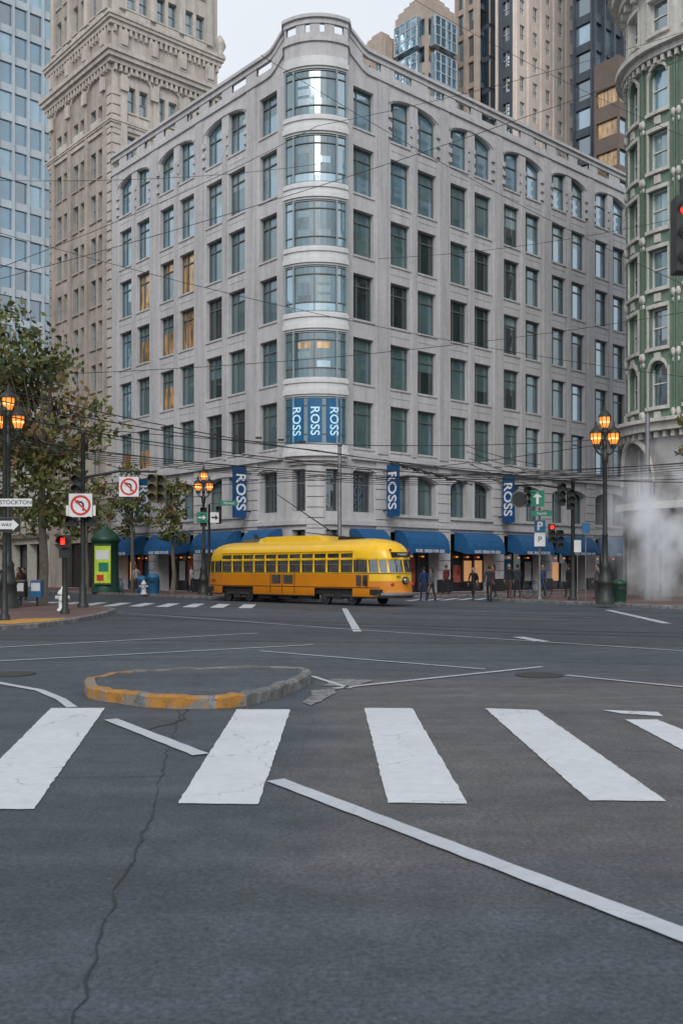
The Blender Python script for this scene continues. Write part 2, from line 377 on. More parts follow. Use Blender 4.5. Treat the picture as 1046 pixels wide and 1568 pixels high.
for k,(a,b,c,d,side) in enumerate(pairs):
    for ri,(z0,z1) in enumerate(rows):
        ar=arcf(a-.02,d+.02,30.35,31.09) if ri==0 else None
        do_window(a,b,z0,z1,side,ri,k,ar); do_window(c,d,z0,z1,side,ri,k,ar)
        if ri>0:
            for (p,q) in ((a,b),(c,d)): W.box(FR,p,q,z1+.5,z1+.52,0,.012,'greybase')
    archband(W,FR,a-.18,d+.18,arcf(a-.18,d+.18,30.4,31.12),.16,0,.07,'stone')
    for j in range(3):
        z=28.45+j*.62
        for (q0,q1) in ((a-.3,a-.004),(d+.004,d+.3)): W.box(FR,q0,q1,z,z+.32,0,.15,'stone')
        for (q0,q1) in ((b+.004,b+.17),(c-.17,c-.004)): W.box(FR,q0,q1,z,z+.32,0,.09,'stone')
    W.box(FR,b+.18,c-.18,8.75,29.9,0,.12,'stone_p')
    am=arcf(a,d,6.9,MZ[1]-.01)
    for (p,q) in((a,b),(c,d)):
        holes.append((p,q,*MZ)); window(W,G,FR,p,q,*MZ,.5,'stone_p',random.choice(['gteal','gdark','ggreen']),'frame',.08,transom=.66,mull=[.5]); archfill(W,FR,p,q,MZ[1],am,.4,'stone_p')
    archband(W,FR,a-.2,d+.2,arcf(a-.2,d+.2,6.95,7.62),.22,0,.1,'stone')
    W.box(FR,a-.1,d+.1,4.9,5.08,0,.16,'stone')
    holes.append((a-.15,d+.15,.16,4.0)); window(W,G,FR,a-.15,d+.15,.16,4.0,.9,'stone_p','shop','dark',.1,transom=.7,mull=[.25,.5,.75])
    for j in range(4):
        x=a+.1+j*1.1; 
        if R_()<.6: G.box(FR,x,x+.75,.7+R_()*.3,1.9+R_()*.5,-.85,-.83,random.choice(['poster','shoplit','signwhite','binblue']))
        G.box(FR,x+.2,x+.4,2.45,2.53,-.8,-.76,'lamp')
for (a,b,side) in singles:
    for ri,(z0,z1) in enumerate(rows):
        do_window(a,b,z0,z1-(.35 if ri==0 else 0),side,ri,0,None)
    holes.append((a,b,*MZ)); window(W,G,FR,a,b,*MZ,.5,'stone_p','gdark','frame',.08,transom=.66,mull=[.5])
    archband(W,FR,a-.15,b+.15,arcf(a-.15,b+.15,7.4,7.75),.22,0,.1,'stone')
    holes.append((a-.3,b+.3,.16,4.0)); window(W,G,FR,a-.3,b+.3,.16,4.0,.9,'stone_p','shop','dark',.1,transom=.7,mull=[.5])
    for x in(a,a+.9): G.box(FR,x,x+.6,.8,2.0,-.85,-.83,random.choice(['poster','shoplit']))
S=sorted([(a,d) for (a,b,c,d,_) in pairs]+[(a,b) for a,b,_ in singles])
edges=[(SSTART,S[0][0])]+[(S[i][1],S[i+1][0]) for i in range(len(S)-1)]+[(S[-1][1],SEND)]
for (p,q) in edges:
    if p<0<q: continue
    W.box(FR,p+.3,q-.3,8.75,31.6,0,.13,'stone_p')
    for z in [1.0+.62*i for i in range(12)]:
        W.box(FR,p+.14,q-.14,z,z+.57,0,.13,'stone')
    W.box(FR,p+.1,q-.1,.14,.96,0,.2,'plinth')
for (a,b) in ((-1.55,-.62),(.62,1.55)):
    holes.append((a,b,*MZ)); window(W,G,FR,a,b,*MZ,.5,'stone_p','gdark','frame',.08,transom=.66,n=4)
    holes.append((a,b,.3,4.0)); window(W,G,FR,a,b,.3,4.0,.6,'stone_p','shop','dark',.08,transom=.7,n=4)
for z in [1.0+.62*i for i in range(12)]: W.box(FR,-.5,.5,z,z+.57,0,.16,'stone',4)
wall(W,FR,SSTART,-HA,0,31.7,holes,'stone')
wall(W,FR,HA,SEND,0,31.7,holes,'stone')
wall(W,FR,-HA,HA,0,31.7,holes,'stone',step=.35)
W.box(FR,SSTART,sl(2.9),8.25,8.62,0,.28,'stone'); W.box(FR,sr(2.9),SEND,8.25,8.62,0,.28,'stone')
W.box(FR,SSTART,-HA,4.3,4.55,0,.2,'stone'); W.box(FR,HA,SEND,4.3,4.55,0,.2,'stone'); W.box(FR,-HA,HA,4.3,4.55,0,.2,'stone',8)
def H(s):
    x=abs(s); e=HA-.1; f=sr(4.3)
    if x<=e: u=1
    elif x>=f: u=0
    else: u=.5+.5*math.cos(math.pi*(x-e)/(f-e))
    return .85*u
def dpar(s):
    x=abs(s); return .42 if x<1.75 else (.42*max(0,1-(x-1.75)/.5) if x<2.25 else 0)
N=150
ss=sorted(set([SSTART+(SEND-SSTART)*i/N for i in range(N+1)]+[-1.75,1.75,-2.25,2.25,-HA,HA]+[-1.5+.25*i for i in range(13)]))
for i in range(len(ss)-1):
    A,B=ss[i],ss[i+1]; c=(A+B)/2; hA,hB=H(A),H(B); dA,dB=dpar(A),dpar(B)
    def strip(z0,z1,o0,o1,m='stone'):
        def lv(s,h,dd,z,o): return FR(s,z+h,dd+o)
        W.face([lv(A,hA,dA,z0,o1),lv(B,hB,dB,z0,o1),lv(B,hB,dB,z1,o1),lv(A,hA,dA,z1,o1)],m)
        W.face([lv(A,hA,dA,z0,o0),lv(B,hB,dB,z0,o0),lv(B,hB,dB,z1,o0),lv(A,hA,dA,z1,o0)],m)
        W.face([lv(A,hA,dA,z0,o0),lv(B,hB,dB,z0,o0),lv(B,hB,dB,z0,o1),lv(A,hA,dA,z0,o1)],m)
        W.face([lv(A,hA,dA,z1,o0),lv(B,hB,dB,z1,o0),lv(B,hB,dB,z1,o1),lv(A,hA,dA,z1,o1)],m)
    W.face([FR(A,31.7,dA),FR(B,31.7,dB),FR(B,32.3+hB,dB),FR(A,32.3+hA,dA)],'stone')
    W.face([FR(A,31.7,dA-.16),FR(B,31.7,dB-.16),FR(B,32.3+hB,dB-.16),FR(A,32.3+hA,dA-.16)],'stone')
    W.face([FR(A,32.3+hA,dA),FR(B,32.3+hB,dB),FR(B,32.3+hB,dB-.16),FR(A,32.3+hA,dA-.16)],'stone')
    strip(31.75,31.95,.003,.12)
    per=2.76 if abs(c)>2.3 else 1.1
    ph=((abs(c)+.6)%per)/per
    if ph<.45 or (abs(c)<.2): strip(32.3,32.8,-.15,.0)
    strip(32.8,33.1,-.17,.06); strip(33.1,33.3,-.2,.2)
e2=FR(SSTART,31.9,0); e1=FR(SEND,31.9,0)
pr=[FR(SEND,31.9,0),FR(HA,31.9,0),FR(0,31.9,0),FR(-HA,31.9,0),FR(SSTART,31.9,0)]
q1=(e2[0]+33.5*d1[0],e2[1]+33.5*d1[1],31.9)
RF=MB(); RF.face(pr+[q1],'greybase')
for (p,q) in ((e2,q1),(q1,e1)): RF.face([(p[0],p[1],0),(q[0],q[1],0),(q[0],q[1],32.2),(p[0],p[1],32.2)],'stone_p')
Froof=flat((C[0]+7*dl[0]+12*d1[0],C[1]+7*dl[1]+12*d1[1]),d1,nR)
RF.box(Froof,0,9,31.95,34.0,-8,0,'greybase')
RF.make('roof',store)
B_=MB()
ba=1.72; bd=.5
def bq(z0,z1,dd0,dd1,m,n=12): B_.box(FR,-ba,ba,z0,z1,dd0,dd1,m,n)
prev=31.75
for i,(z0,z1) in enumerate(rows):
    z1=z1+(.0 if i else -.1); top=prev
    bq(z1,top,-.1,bd,'bay'); bq(z1+.12,z1+.42,bd,bd+.10,'bay')
    if i: bq(top-.3,top-.1,bd,bd+.08,'bay')
    for k in range(12):
        A=-ba+2*ba*k/12;Bb=-ba+2*ba*(k+1)/12
        B_.face([FR(A,z0,bd-.12),FR(Bb,z0,bd-.12),FR(Bb,z1,bd-.12),FR(A,z1,bd-.12)],'gbay')
    for x in (-ba,ba): B_.face([FR(x,z0,0),FR(x,z0,bd-.12),FR(x,z1,bd-.12),FR(x,z1,0)],'frame_l')
    for x in (-ba+.05,-1.12,1.12,ba-.05): B_.box(FR,x-.045,x+.045,z0,z1,bd-.11,bd-.02,'frame_l')
    if i>0:
        for x in (-.02,): B_.box(FR,x-.02,x+.02,z0,z1,bd-.11,bd-.06,'frame')
    for zz in (.0,.20,.80,.965): 
        B_.box(FR,-ba+.1,ba-.1,z0+(z1-z0)*zz,z0+(z1-z0)*zz+.05,bd-.112,bd-.05,'frame_l' if zz in(0,.965) else 'frame',12)
    if i<5:
        for k in range(2):
            c=[-.55,.45][k]
            for rr in range(3):
                if R_()<.62: B_.box(FR,c-.34,c+.34,z0+.62+rr*.55,z0+1.0+rr*.55,bd-.118,bd-.114,random.choice(['gblue','gdark','gteal','ggreen','ggold' if i==4 else 'gteal']),3)
        for c in (-1.4,1.4): B_.box(FR,c-.2,c+.2,z0+.1,z1-.15,bd-.118,bd-.115,random.choice(['gblue','gteal','gblue']),3)
        if i in(1,3): bq(z0+.1,z0+(z1-z0)*.2,bd-.117,bd-.113,'gblue')
    else:
        for c in (-.95,.0,.95): B_.box(FR,c-.36,c+.36,z0+.12,z1-.12,bd-.06,bd-.05,'bluelit',4)
    prev=z0
bq(8.55,prev,-.1,bd,'bay'); bq(8.3,8.55,-.1,bd+.12,'bay'); bq(8.05,8.3,-.1,bd-.1,'stone'); bq(7.85,8.05,-.1,bd-.3,'stone')
B_.make('bay_window',store)
for x in (-.95,.0,.95):
    p=FR(x,10.35,bd-.03); p2=FR(x+.1,10.35,bd-.03); rt=Vector(p2)-Vector(p)
    text('ROSS',.74,p,(0,0,-1),rt,'wtextlit',store,'window_sign',.008,bold=.008)
W.make('walls',store);G.make('windows',store)
AW=MB()
def awning(a0,a1,label,n=1):
    pr=[(0,4.1),(.42,4.06),(.8,3.88),(1.08,3.58),(1.24,3.2),(1.28,2.9),(1.28,2.66)]
    for j in range(len(pr)-1):
        AW.face([FR(a0,pr[j][1],pr[j][0]+.15),FR(a1,pr[j][1],pr[j][0]+.15),FR(a1,pr[j+1][1],pr[j+1][0]+.15),FR(a0,pr[j+1][1],pr[j+1][0]+.15)],'blue',j<5)
    for A in(a0,a1): AW.face([FR(A,z,d+.15) for d,z in pr]+[FR(A,2.66,1.2),FR(A,2.9,.15)],'blue')
    c=(a0+a1)/2; p=FR(c,2.79,1.46); p2=FR(c+.3,2.79,1.46)
    text(label,.26,p,Vector(p2)-Vector(p),(0,0,1),'wtext',store,'awning_lettering',.003,bold=.006)
for (a,b,c,d,side) in pairs: awning(a+.22,d-.22,'ROSS  DRESS FOR LESS')
awning(sr(2.7),sr(5.0),'ROSS'); awning(sl(5.4),sl(2.8),'ROSS')
AW.make('awnings',store)
BS=MB()
def blade(a,side,z0=4.85,z1=8.05):
    BS.box(FR,a-.11,a+.11,z0,z1,.55,1.45,'bluesign')
    for z in(z0+.4,z1-.4): BS.box(FR,a-.03,a+.03,z-.03,z+.03,.14,.55,'dark')
    s_=-1 if side==1 else 1
    f=FR(a+s_*.125,(z0+z1)/2,1.0)
    up=nR if side==1 else (-nL[0],-nL[1])
    text('ROSS',1.0,f,(0,0,-1),(up[0],up[1],0),'wtext',store,'blade_sign_lettering',.004,bold=.02)
blade(sr(5.45),1); blade(sr(16.5),1); blade(sl(6.0),-1); blade(sl(17.9),-1,5.0,8.0)
BS.make('blade_signs',store)

# ------------------------------------------------------------------ old terracotta office tower
E=(C[0]+24.23*dl[0],C[1]+24.23*dl[1])
ot=empty('terracotta_office_tower',(E[0],E[1],0))
W=MB();G=MB()
LA,LB=10.9,9.7
Fm=flat(E,dl,nL); Fs=flat(E,d1,nR)
def face_windows(F,L,nb,z0,z1,pitch,ww,wh,gap,m='humb',wm='hglass',side=.9,dep=.35,pairw=True,fm='frame_l'):
    hs=[]; bw=(L-2*side)/nb
    z=z0
    while z+wh<z1:
        for k in range(nb):
            c=side+bw*(k+.5)
            for o in ((-gap/2-ww,-gap/2),(gap/2,gap/2+ww)) if pairw else ((-ww/2,ww/2),):
                h=(c+o[0],c+o[1],z,z+wh); hs.append(h)
                window(W,G,F,*h,dep,m,wm if R_()>.25 else 'gpale',fm,.05,transom=.5)
                W.box(F,h[0]-.08,h[1]+.08,z-.13,z-.003,0,.12,m)
        z+=pitch
    return hs,bw
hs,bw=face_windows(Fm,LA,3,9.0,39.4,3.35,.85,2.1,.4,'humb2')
hs2,_=face_windows(Fm,LA,3,45.3,60,3.4,.8,2.2,.5)
hh=[(.8,LA-.8,.16,3.8)]
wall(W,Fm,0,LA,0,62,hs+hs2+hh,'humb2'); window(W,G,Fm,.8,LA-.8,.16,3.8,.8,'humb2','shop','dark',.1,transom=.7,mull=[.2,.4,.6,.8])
hs3,bw2=face_windows(Fs,LB,3,37.2,39.6,3.4,.75,2.0,.35,'humb')
hs4,_=face_windows(Fs,LB,3,33.4,36,3.4,.75,2.0,.35,'humb')
hs5,_=face_windows(Fs,LB,3,45.2,60,3.5,.8,2.0,.3,'humb')
wall(W,Fs,0,LB,0,62,hs3+hs4+hs5,'humb')
for (p,q) in (((E[0]+LA*dl[0],E[1]+LA*dl[1]),d1),((E[0]+LB*d1[0],E[1]+LB*d1[1]),dl)):
    L=LB if q is d1 else LA
    W.face([(p[0],p[1],0),(p[0]+q[0]*L,p[1]+q[1]*L,0),(p[0]+q[0]*L,p[1]+q[1]*L,62),(p[0],p[1],62)],'humb')
def cornice(z0,z1,out,m='humb',br=True):
    def FL(a,z,b): return (E[0]+a*dl[0]+b*d1[0],E[1]+a*dl[1]+b*d1[1],z)
    W.box(FL,-out,LA+out,(z0+z1)/2,z1,-out,LB+out,m)
    W.box(FL,-out*.8,LA+out*.8,z0,(z0+z1)/2-.002,-out*.8,LB+out*.8,m)
    W.box(FL,-out*.5,LA+out*.5,z0-.35,z0-.003,-out*.5,LB+out*.5,m)
    if br:
        for i in range(22):
            a=.1+i*(LA-.3)/21; W.box(Fm,a,a+.2,z0-.85,z0-.36,0,out*.45,m)
            a=.1+i*(LB-.3)/21; W.box(Fs,a,a+.2,z0-.85,z0-.36,0,out*.45,m)
cornice(40.9,41.6,.72); cornice(43.9,44.4,.5); cornice(36.0,36.3,.3,br=False); cornice(8.0,8.5,.4); cornice(53,53.5,.4); cornice(61.5,62.5,1.0)
for z in [9+.75*i for i in range(40)]:
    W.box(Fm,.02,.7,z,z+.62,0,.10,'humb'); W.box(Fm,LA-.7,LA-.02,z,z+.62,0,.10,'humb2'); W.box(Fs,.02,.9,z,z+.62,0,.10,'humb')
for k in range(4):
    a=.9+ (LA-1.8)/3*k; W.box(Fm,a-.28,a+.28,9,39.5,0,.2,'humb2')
    W.box(Fs,1+(LB-1.2)/3*k-.3,1+(LB-1.2)/3*k+.2,32,39.9,0,.25,'humb')
    for F,L in ((Fm,LA),(Fs,LB)):
        x=.9+(L-1.8)/3*k
        W.box(F,x-.4,x+.4,41.9,43.3,0,.3,'humb'); W.box(F,x-.28,x+.28,42.1,43.1,.3,.42,'humb'); W.box(F,x-.35,x+.35,38.6,39.6,.25,.42,'humb')
        W.box(F,x-.3,x+.3,45,52.5,0,.22,'humb')
c=Fs(LB+.2,44.4,.1); W.lathe(c,[(.25,0),(.4,.15),(.2,.35),(.5,.9),(.35,1.4),(.12,1.8)],10,'humb')
for k in range(3):
    for F,L in ((Fm,LA),(Fs,LB)):
        b_=(L-1.8)/3; x=.9+b_*(k+.5); f=(lambda x:(lambda a: 39.3+.85*math.sqrt(max(0,1-((a-x)/1.25)**2))))(x)
        archband(W,F,x-1.24,x+1.24,f,.25,0,.2,'humb')
        W.box(F,x-1.1,x+1.1,44.5,45.0,0,.12,'humb'); W.box(F,x-.9,x+.9,36.4,36.9,0,.12,'humb')
W.make('walls',ot);G.make('windows',ot)

rb=empty('row_building',(-26,86,0)); W=MB();G=MB()
O2=(E[0]+(LA+.05)*dl[0],E[1]+(LA+.05)*dl[1]); F2=flat(O2,dl,nL)
hs,_=face_windows(F2,26,7,5.6,15.5,3.6,1.1,2.2,.4,'cream','hglass')
sh=[(1+3.6*k,4.2+3.6*k,.16,3.9) for k in range(7)]
for h in sh: window(W,G,F2,*h,.8,'cream','shop','dark',.1,transom=.7,mull=[.5]); G.box(F2,h[0]+.3,h[0]+1.3,1,2.2,-.75,-.73,random.choice(['poster','shoplit','signwhite']))
wall(W,F2,0,26,0,16.5,hs+sh,'cream'); W.box(F2,-.02,26,16.5,17.2,-12,.5,'cream'); W.box(F2,0,26,4.4,4.8,0,.3,'greybase')
W.make('walls',rb);G.make('windows',rb)

# ------------------------------------------------------------------ generic towers
def tower(name,tc,Y,wl,wr,Hh,bay,pitch,fw,fh,m,g,fin=None,z0=0,crown=None,gl=None,ml=None,mull=None):
    e=empty(name,(tc*Y,Y,0)); W=MB();G=MB(); O=(tc*Y,Y)
    for F,L,side in ((flat(O,dl,nL),wl,0),(flat(O,d1,nR),wr,1)):
        if L<=0: continue
        mm=m if side or not ml else ml; gg=g if side or not gl else gl
        nb=max(1,round(L/bay)); b=L/nb; nf=int((Hh-z0)/pitch); hs=[]
        for k in range(nb):
            for j in range(nf):
                za=z0+j*pitch+pitch*(1-fh)/2; h=(b*k+b*(1-fw)/2,b*(k+1)-b*(1-fw)/2,za,za+pitch*fh)
                if za<18: continue
                hs.append(h); gm=random.choice(gg)
                G.face([F(h[0],h[2],-.25),F(h[1],h[2],-.25),F(h[1],h[3],-.25),F(h[0],h[3],-.25)],gm)
                W.face([F(h[0],h[2],0),F(h[0],h[2],-.25),F(h[0],h[3],-.25),F(h[0],h[3],0)],mm)
                W.face([F(h[1],h[2],0),F(h[1],h[2],-.25),F(h[1],h[3],-.25),F(h[1],h[3],0)],mm)
                W.face([F(h[0],h[2],0),F(h[1],h[2],0),F(h[1],h[2],-.25),F(h[0],h[2],-.25)],mm)
                W.face([F(h[0],h[3],0),F(h[1],h[3],0),F(h[1],h[3],-.25),F(h[0],h[3],-.25)],mm)
                if mull: 
                    G.box(F,(h[0]+h[1])/2-.05,(h[0]+h[1])/2+.05,h[2],h[3],-.245,-.12,mull); G.box(F,h[0],h[1],h[2]+.45*(h[3]-h[2]),h[2]+.45*(h[3]-h[2])+.08,-.245,-.14,mull)
        wall(W,F,0,L,0,Hh,hs,mm)
        if fin:
            for k in range(nb+1): W.box(F,max(0,b*k-fin[0]/2),min(L,b*k+fin[0]/2),0,Hh,.003,fin[2],fin[1])
    def FL(a,z,b): return (O[0]+a*dl[0]+b*d1[0],O[1]+a*dl[1]+b*d1[1],z)
    W.face([FL(0,Hh,0),FL(wl,Hh,0),FL(wl,Hh,wr),FL(0,Hh,wr)],m)
    W.face([FL(wl,0,0),FL(wl,0,wr),FL(wl,Hh,wr),FL(wl,Hh,0)],m); W.face([FL(0,0,wr),FL(wl,0,wr),FL(wl,Hh,wr),FL(0,Hh,wr)],m)
    if crown: crown(W,G,FL,flat(O,dl,nL),flat(O,d1,nR))
    W.make('walls',e);G.make('windows',e)
    return e
tower('glass_office_tower',-.44,112,20,19.2,96,1.9,3.6,.88,.74,'twhite',['tblue','tblue','tblue','tblue2','tgl'],fin=(.22,'twhite',.3))
def crA(W,G,FL,Fa,Fb):
    for i in range(4): W.box(FL,.5+i*.5,5-i*.4,67.6+i*.6,68.2+i*.6-.003,.4+i*.4,4.6-i*.5,'tan')
tower('stepped_hotel_tower',.0430,120,5.5,6.0,67.6,1.6,3.3,.62,.55,'tan',['tgl','tglb'],crown=crA,fin=(.35,'tan',.25))
def crB(W,G,FL,Fa,Fb):
    for i in range(5): W.box(FL,.3+i*.5,5.2-i*.5,70.5+i*.7,71.2+i*.7-.003,.3+i*.5,5.4-i*.4,'tan')
    for z in (52,56.4,60.8,65.2):
        G.box(Fa,.8,4.6,z,z+3.6,.0,.9,'tglb'); G.box(Fb,.6,4.4,z,z+3.6,.0,.9,'tglb')
        for k in range(5): 
            G.box(Fa,.75+.95*k,.85+.95*k,z,z+3.6,.9,.98,'twhite'); G.box(Fb,.55+.95*k,.65+.95*k,z,z+3.6,.9,.98,'twhite')
        for zz in (0,1.2,2.4,3.5): G.box(Fa,.8,4.6,z+zz,z+zz+.1,.9,.96,'twhite'); G.box(Fb,.6,4.4,z+zz,z+zz+.1,.9,.96,'twhite')
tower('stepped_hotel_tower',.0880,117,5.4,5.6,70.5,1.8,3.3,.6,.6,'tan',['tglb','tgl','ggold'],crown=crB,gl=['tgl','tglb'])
def crC(W,G,FL,Fa,Fb):
    for z in (50,54,58,62,66,70,74,78,82): 
        G.box(Fb,1.0,3.6,z,z+3.4,.0,1.2,'tgl'); G.box(Fb,.95,1.1,z,z+3.4,1.2,1.26,'tan'); G.box(Fb,3.5,3.65,z,z+3.4,1.2,1.26,'tan'); G.box(Fb,.95,3.65,z+3.4,z+3.99,.0,1.1,'slate')
tower('glazed_hotel_tower',.1400,121,3.4,4.6,96,1.5,3.3,.72,.80,'slate',['tgl','tgl','tglb'],fin=(.4,'tan',.4),ml='tan',crown=crC)
tower('residential_tower',.1800,118,3.0,13.0,96,2.6,3.15,.34,.58,'beige',['tgl','tglb','gpale','tglb'],fin=(.6,'beige',.2),gl=['tgl'],ml='slate',mull='cream')
tower('dark_glass_tower',.2600,112,2.6,14,96,1.9,3.3,.80,.70,'slate',['tgl','tgl','tglb'],fin=(.3,'slate',.35),gl=['tglb','tgl'])
tower('brown_office_block',.287,100,3.0,10,55,2.2,3.3,.84,.52,'brown',['tgl','tglb','ggold','tgl'])

# ------------------------------------------------------------------ green tiled corner building (right)
gb=empty('green_tiled_building',(21,56,0)); W=MB();G=MB()
RG=4.2; GC=(21.05,56.4)
HG=RG*math.pi/4
nF=nL; nS=dl
def FG(s,z,d):
    th=math.pi/4+ s/RG
    if s>HG:
        q=s-HG; return (GC[0]+(RG+d)*nF[0]+q*nR[0],GC[1]+(RG+d)*nF[1]+q*nR[1],z)
    if s<-HG:
        q=-HG-s; return (GC[0]+(RG+d)*nS[0]+q*d1[0],GC[1]+(RG+d)*nS[1]+q*d1[1],z)
    c,k=math.cos(th),math.sin(th)
    n=(nS[0]*c+nF[0]*k,nS[1]*c+nF[1]*k); return (GC[0]+(RG+d)*n[0],GC[1]+(RG+d)*n[1],z)
hs=[]
cols=[-3.6,-1.35,.75,2.9,5.2,7.5,9.8,12.1,14.4,16.7,19]
pit=3.30
for c in cols:
    for j in range(7):
        z0=10.75+j*pit; top=z0+2.2
        if j==6: z0+=1.1; top=z0+1.9
        h=(c-.62,c+.62,z0,top+(.35 if j in(0,5) else 0)); hs.append(h)
        window(W,G,FG,*h,.35,'gtile' if j<6 else 'cream',random.choice(['hglass','gteal','gpale','gdark','gblue']),'signwhite',.07,transom=.5,n=2)
        if j in (0,5):
            f=(lambda c,t:(lambda a:t-.35+.7*math.sqrt(max(0,1-((a-c)/.63)**2))))(c,top)
            archfill(W,FG,c-.62,c+.62,top+.35,f,.3,'gtile',0,6)
            archband(W,FG,c-.62,c+.62,f,.22,0,.14,'cream',8)
        else: W.box(FG,c-.72,c+.72,top+.003,top+.22,0,.14,'cream',3)
        W.box(FG,c-.75,c+.75,z0-.2,z0-.003,0,.2,'cream',3)
        for o in(-.72,.64): W.box(FG,c+o,c+o+.09,z0,top,0,.1,'cream')
        if j<6:
            for o in (-1.0,1.0):
                W.ball(FG(c+o,z0-.42,.08),(.16,.16,.26),'cream',6,5); W.ball(FG(c+o,z0-.85,.06),(.09,.09,.16),'cream',6,5)
            W.box(FG,c-.2,c+.2,z0-.75,z0-.3,0,.1,'cream')
    for o in(-1.12,1.04): W.box(FG,c+o,c+o+.09,9.9,30.2,0,.13,'gtile')
wall(W,FG,-18,HG,9.6,30.5,hs,'gtile',step=.4); wall(W,FG,HG,24,9.6,30.5,hs,'gtile')
wall(W,FG,-18,HG,30.5,38,hs,'cream',step=.4); wall(W,FG,HG,24,30.5,38,hs,'cream')
nseg=90
def cor(z0,z1,d,m): W.box(FG,-18,24,z0,z1,-.4,d,m,nseg)
cor(30.2,30.55,.35,'cream'); cor(30.55,30.85,.7,'cream'); cor(34.5,35.0,.5,'cream'); cor(35.0,35.6,.9,'cream'); cor(35.6,36.0,1.15,'cream')
for i in range(90):
    a=-14+i*.42; W.box(FG,a,a+.18,29.85,30.18,.0,.28,'cream')
    if i%2==0: W.box(FG,a,a+.25,34.1,34.48,.0,.4,'cream')
ph=[]
for c in (-4.4,1.2,6.8,12.4):
    ph.append((c-1.7,c+1.7,5.8,8.9)); window(W,G,FG,c-1.7,c+1.7,5.8,8.9,.5,'greybase','shop','cream',.1,transom=.3,mull=[.25,.5,.75],n=5)
    f=(lambda c:(lambda a:5.9+3.0*math.sqrt(max(0,1-.98*((a-c)/1.72)**2))))(c); archfill(W,FG,c-1.7,c+1.7,8.9,f,.45,'greybase',.25,12); archband(W,FG,c-1.7,c+1.7,f,.3,.25,.42,'cream',14)
    ph.append((c-2.1,c+2.1,.16,4.6)); window(W,G,FG,c-2.1,c+2.1,.16,4.6,1.0,'greybase','shop','greybase',.18,transom=.72,mull=[.33,.66],n=5)
wall(W,FG,-18,HG,0,9.6,ph,'greybase',step=.4,d=.25); wall(W,FG,HG,24,0,9.6,ph,'greybase',d=.25)
W.box(FG,-18,24,9.3,9.75,.25,.8,'cream',nseg); W.box(FG,-18,24,9.75,9.95,.0,1.1,'cream',nseg); W.box(FG,-18,24,5.0,5.4,.25,.7,'cream',nseg)
for i in range(60): a=-12+i*.5; W.box(FG,a,a+.2,8.95,9.28,.25,.55,'cream')
W.make('walls',gb);G.make('windows',gb)

tb=empty('opposite_commercial_building',(-46,60,0)); W=MB();G=MB()
F3=flat((-40,28),(.10,.995),(.995,-.10))
hs=[]
for k in range(16):
    for j in range(5):
        h=(1.2+k*4,3.8+k*4,5+j*3.9,7.6+j*3.9); hs.append(h); G.face([F3(h[0],h[2],-.3),F3(h[1],h[2],-.3),F3(h[1],h[3],-.3),F3(h[0],h[3],-.3)],'hglass')
wall(W,F3,0,64,0,26,hs,M['tan']); W.box(F3,0,64,26,27,-14,.7,'tan')
W.make('walls',tb);G.make('windows',tb)

# ------------------------------------------------------------------ ground
g=MB(); g.face([(-900,-300,0),(900,-300,0),(900,1500,0),(-900,1500,0)],'asphalt'); g.make('ground_asphalt')
rc=random.Random(4)
def rough_poly(P,j,step):
    out=[]
    for i in range(len(P)):
        a=Vector(P[i]);b_=Vector(P[(i+1)%len(P)]); n=max(1,int((b_-a).length/step))
        for k in range(n):
            p=a.lerp(b_,k/n); out.append((p.x+rc.gauss(0,j),p.y+rc.gauss(0,j)))
    return out
b=MB(); b.face([(x,y,.004) for x,y in rough_poly([(-9,22.3),(-1.0,21.5),(14,19.6),(18,24),(12,30),(-4,33),(-9,34)],.05,.7)],'asphalt_dark'); b.make('road_dark_patch')
def line(b,pts,w,m,z):
    pts=[Vector((p[0],p[1])) for p in pts]; L=[];Rr=[]
    for i,p in enumerate(pts):
        d=(pts[min(i+1,len(pts)-1)]-pts[max(i-1,0)]).normalized(); n=Vector((-d.y,d.x))*(w[i] if isinstance(w,list) else w)/2
        L.append(p+n);Rr.append(p-n)
    for i in range(len(pts)-1): b.face([(*L[i],z),(*L[i+1],z),(*Rr[i+1],z),(*Rr[i],z)],m)
tr=MB()
def seam(pts,w,jit):
    P=[Vector(p) for p in pts]; out=[]
    for i in range(len(P)-1):
        n=max(2,int((P[i+1]-P[i]).length/.12))
        for k in range(n): 
            q=P[i].lerp(P[i+1],k/n); out.append(q+Vector((rc.gauss(0,jit),rc.gauss(0,jit))))
    out.append(P[-1]); line(tr,out,[w*rc.uniform(.2,1.3) for _ in out],'tar',.0045)
seam([(-1.85,11.0),(-1.79,10.65),(-1.42,7.7),(-1.21,6.1),(-1.14,5.06),(-1.03,4.1),(-.9,3.0)],.013,.012)
seam([(-1.78,11.1),(-1.70,10.3),(-1.95,9.6)],.04,.02)
seam([(-5,7.5),(-2.6,7.42),(-1.3,7.5)],.009,.008); seam([(.9,8.9),(1.7,8.8),(3.4,8.3)],.007,.01)
seam([(-8,25.6),(0,24.1),(14,21)],.04,.02); seam([(-9,16.2),(-2,17.6),(3,17.0),(10,15.2)],.02,.03)
tr.make('tar_seams')
cw=MB(); zc=.008
for q in ([(-3.35,11.16),(-2.73,11.16),(-2.05,6.44),(-2.61,6.44)],
          [(-1.196,11.05),(-.583,11.05),(-.566,6.57),(-1.119,6.60)],
          [(.264,11.16),(.815,11.14),(.86,6.59),(.316,6.62)],
          [(1.654,11.14),(2.22,11.0),(2.24,6.66),(1.71,6.68)],
          [(3.02,10.3),(3.36,10.3),(3.60,6.6),(3.02,6.6)],
          [(2.96,11.0),(3.55,10.85),(3.5,10.52),(3.1,10.75)]):
    cw.face([(x,y,zc) for x,y in rough_poly(q,.0035,.08)],'white')
cw.make('crosswalk')
rm=MB(); zl=.012
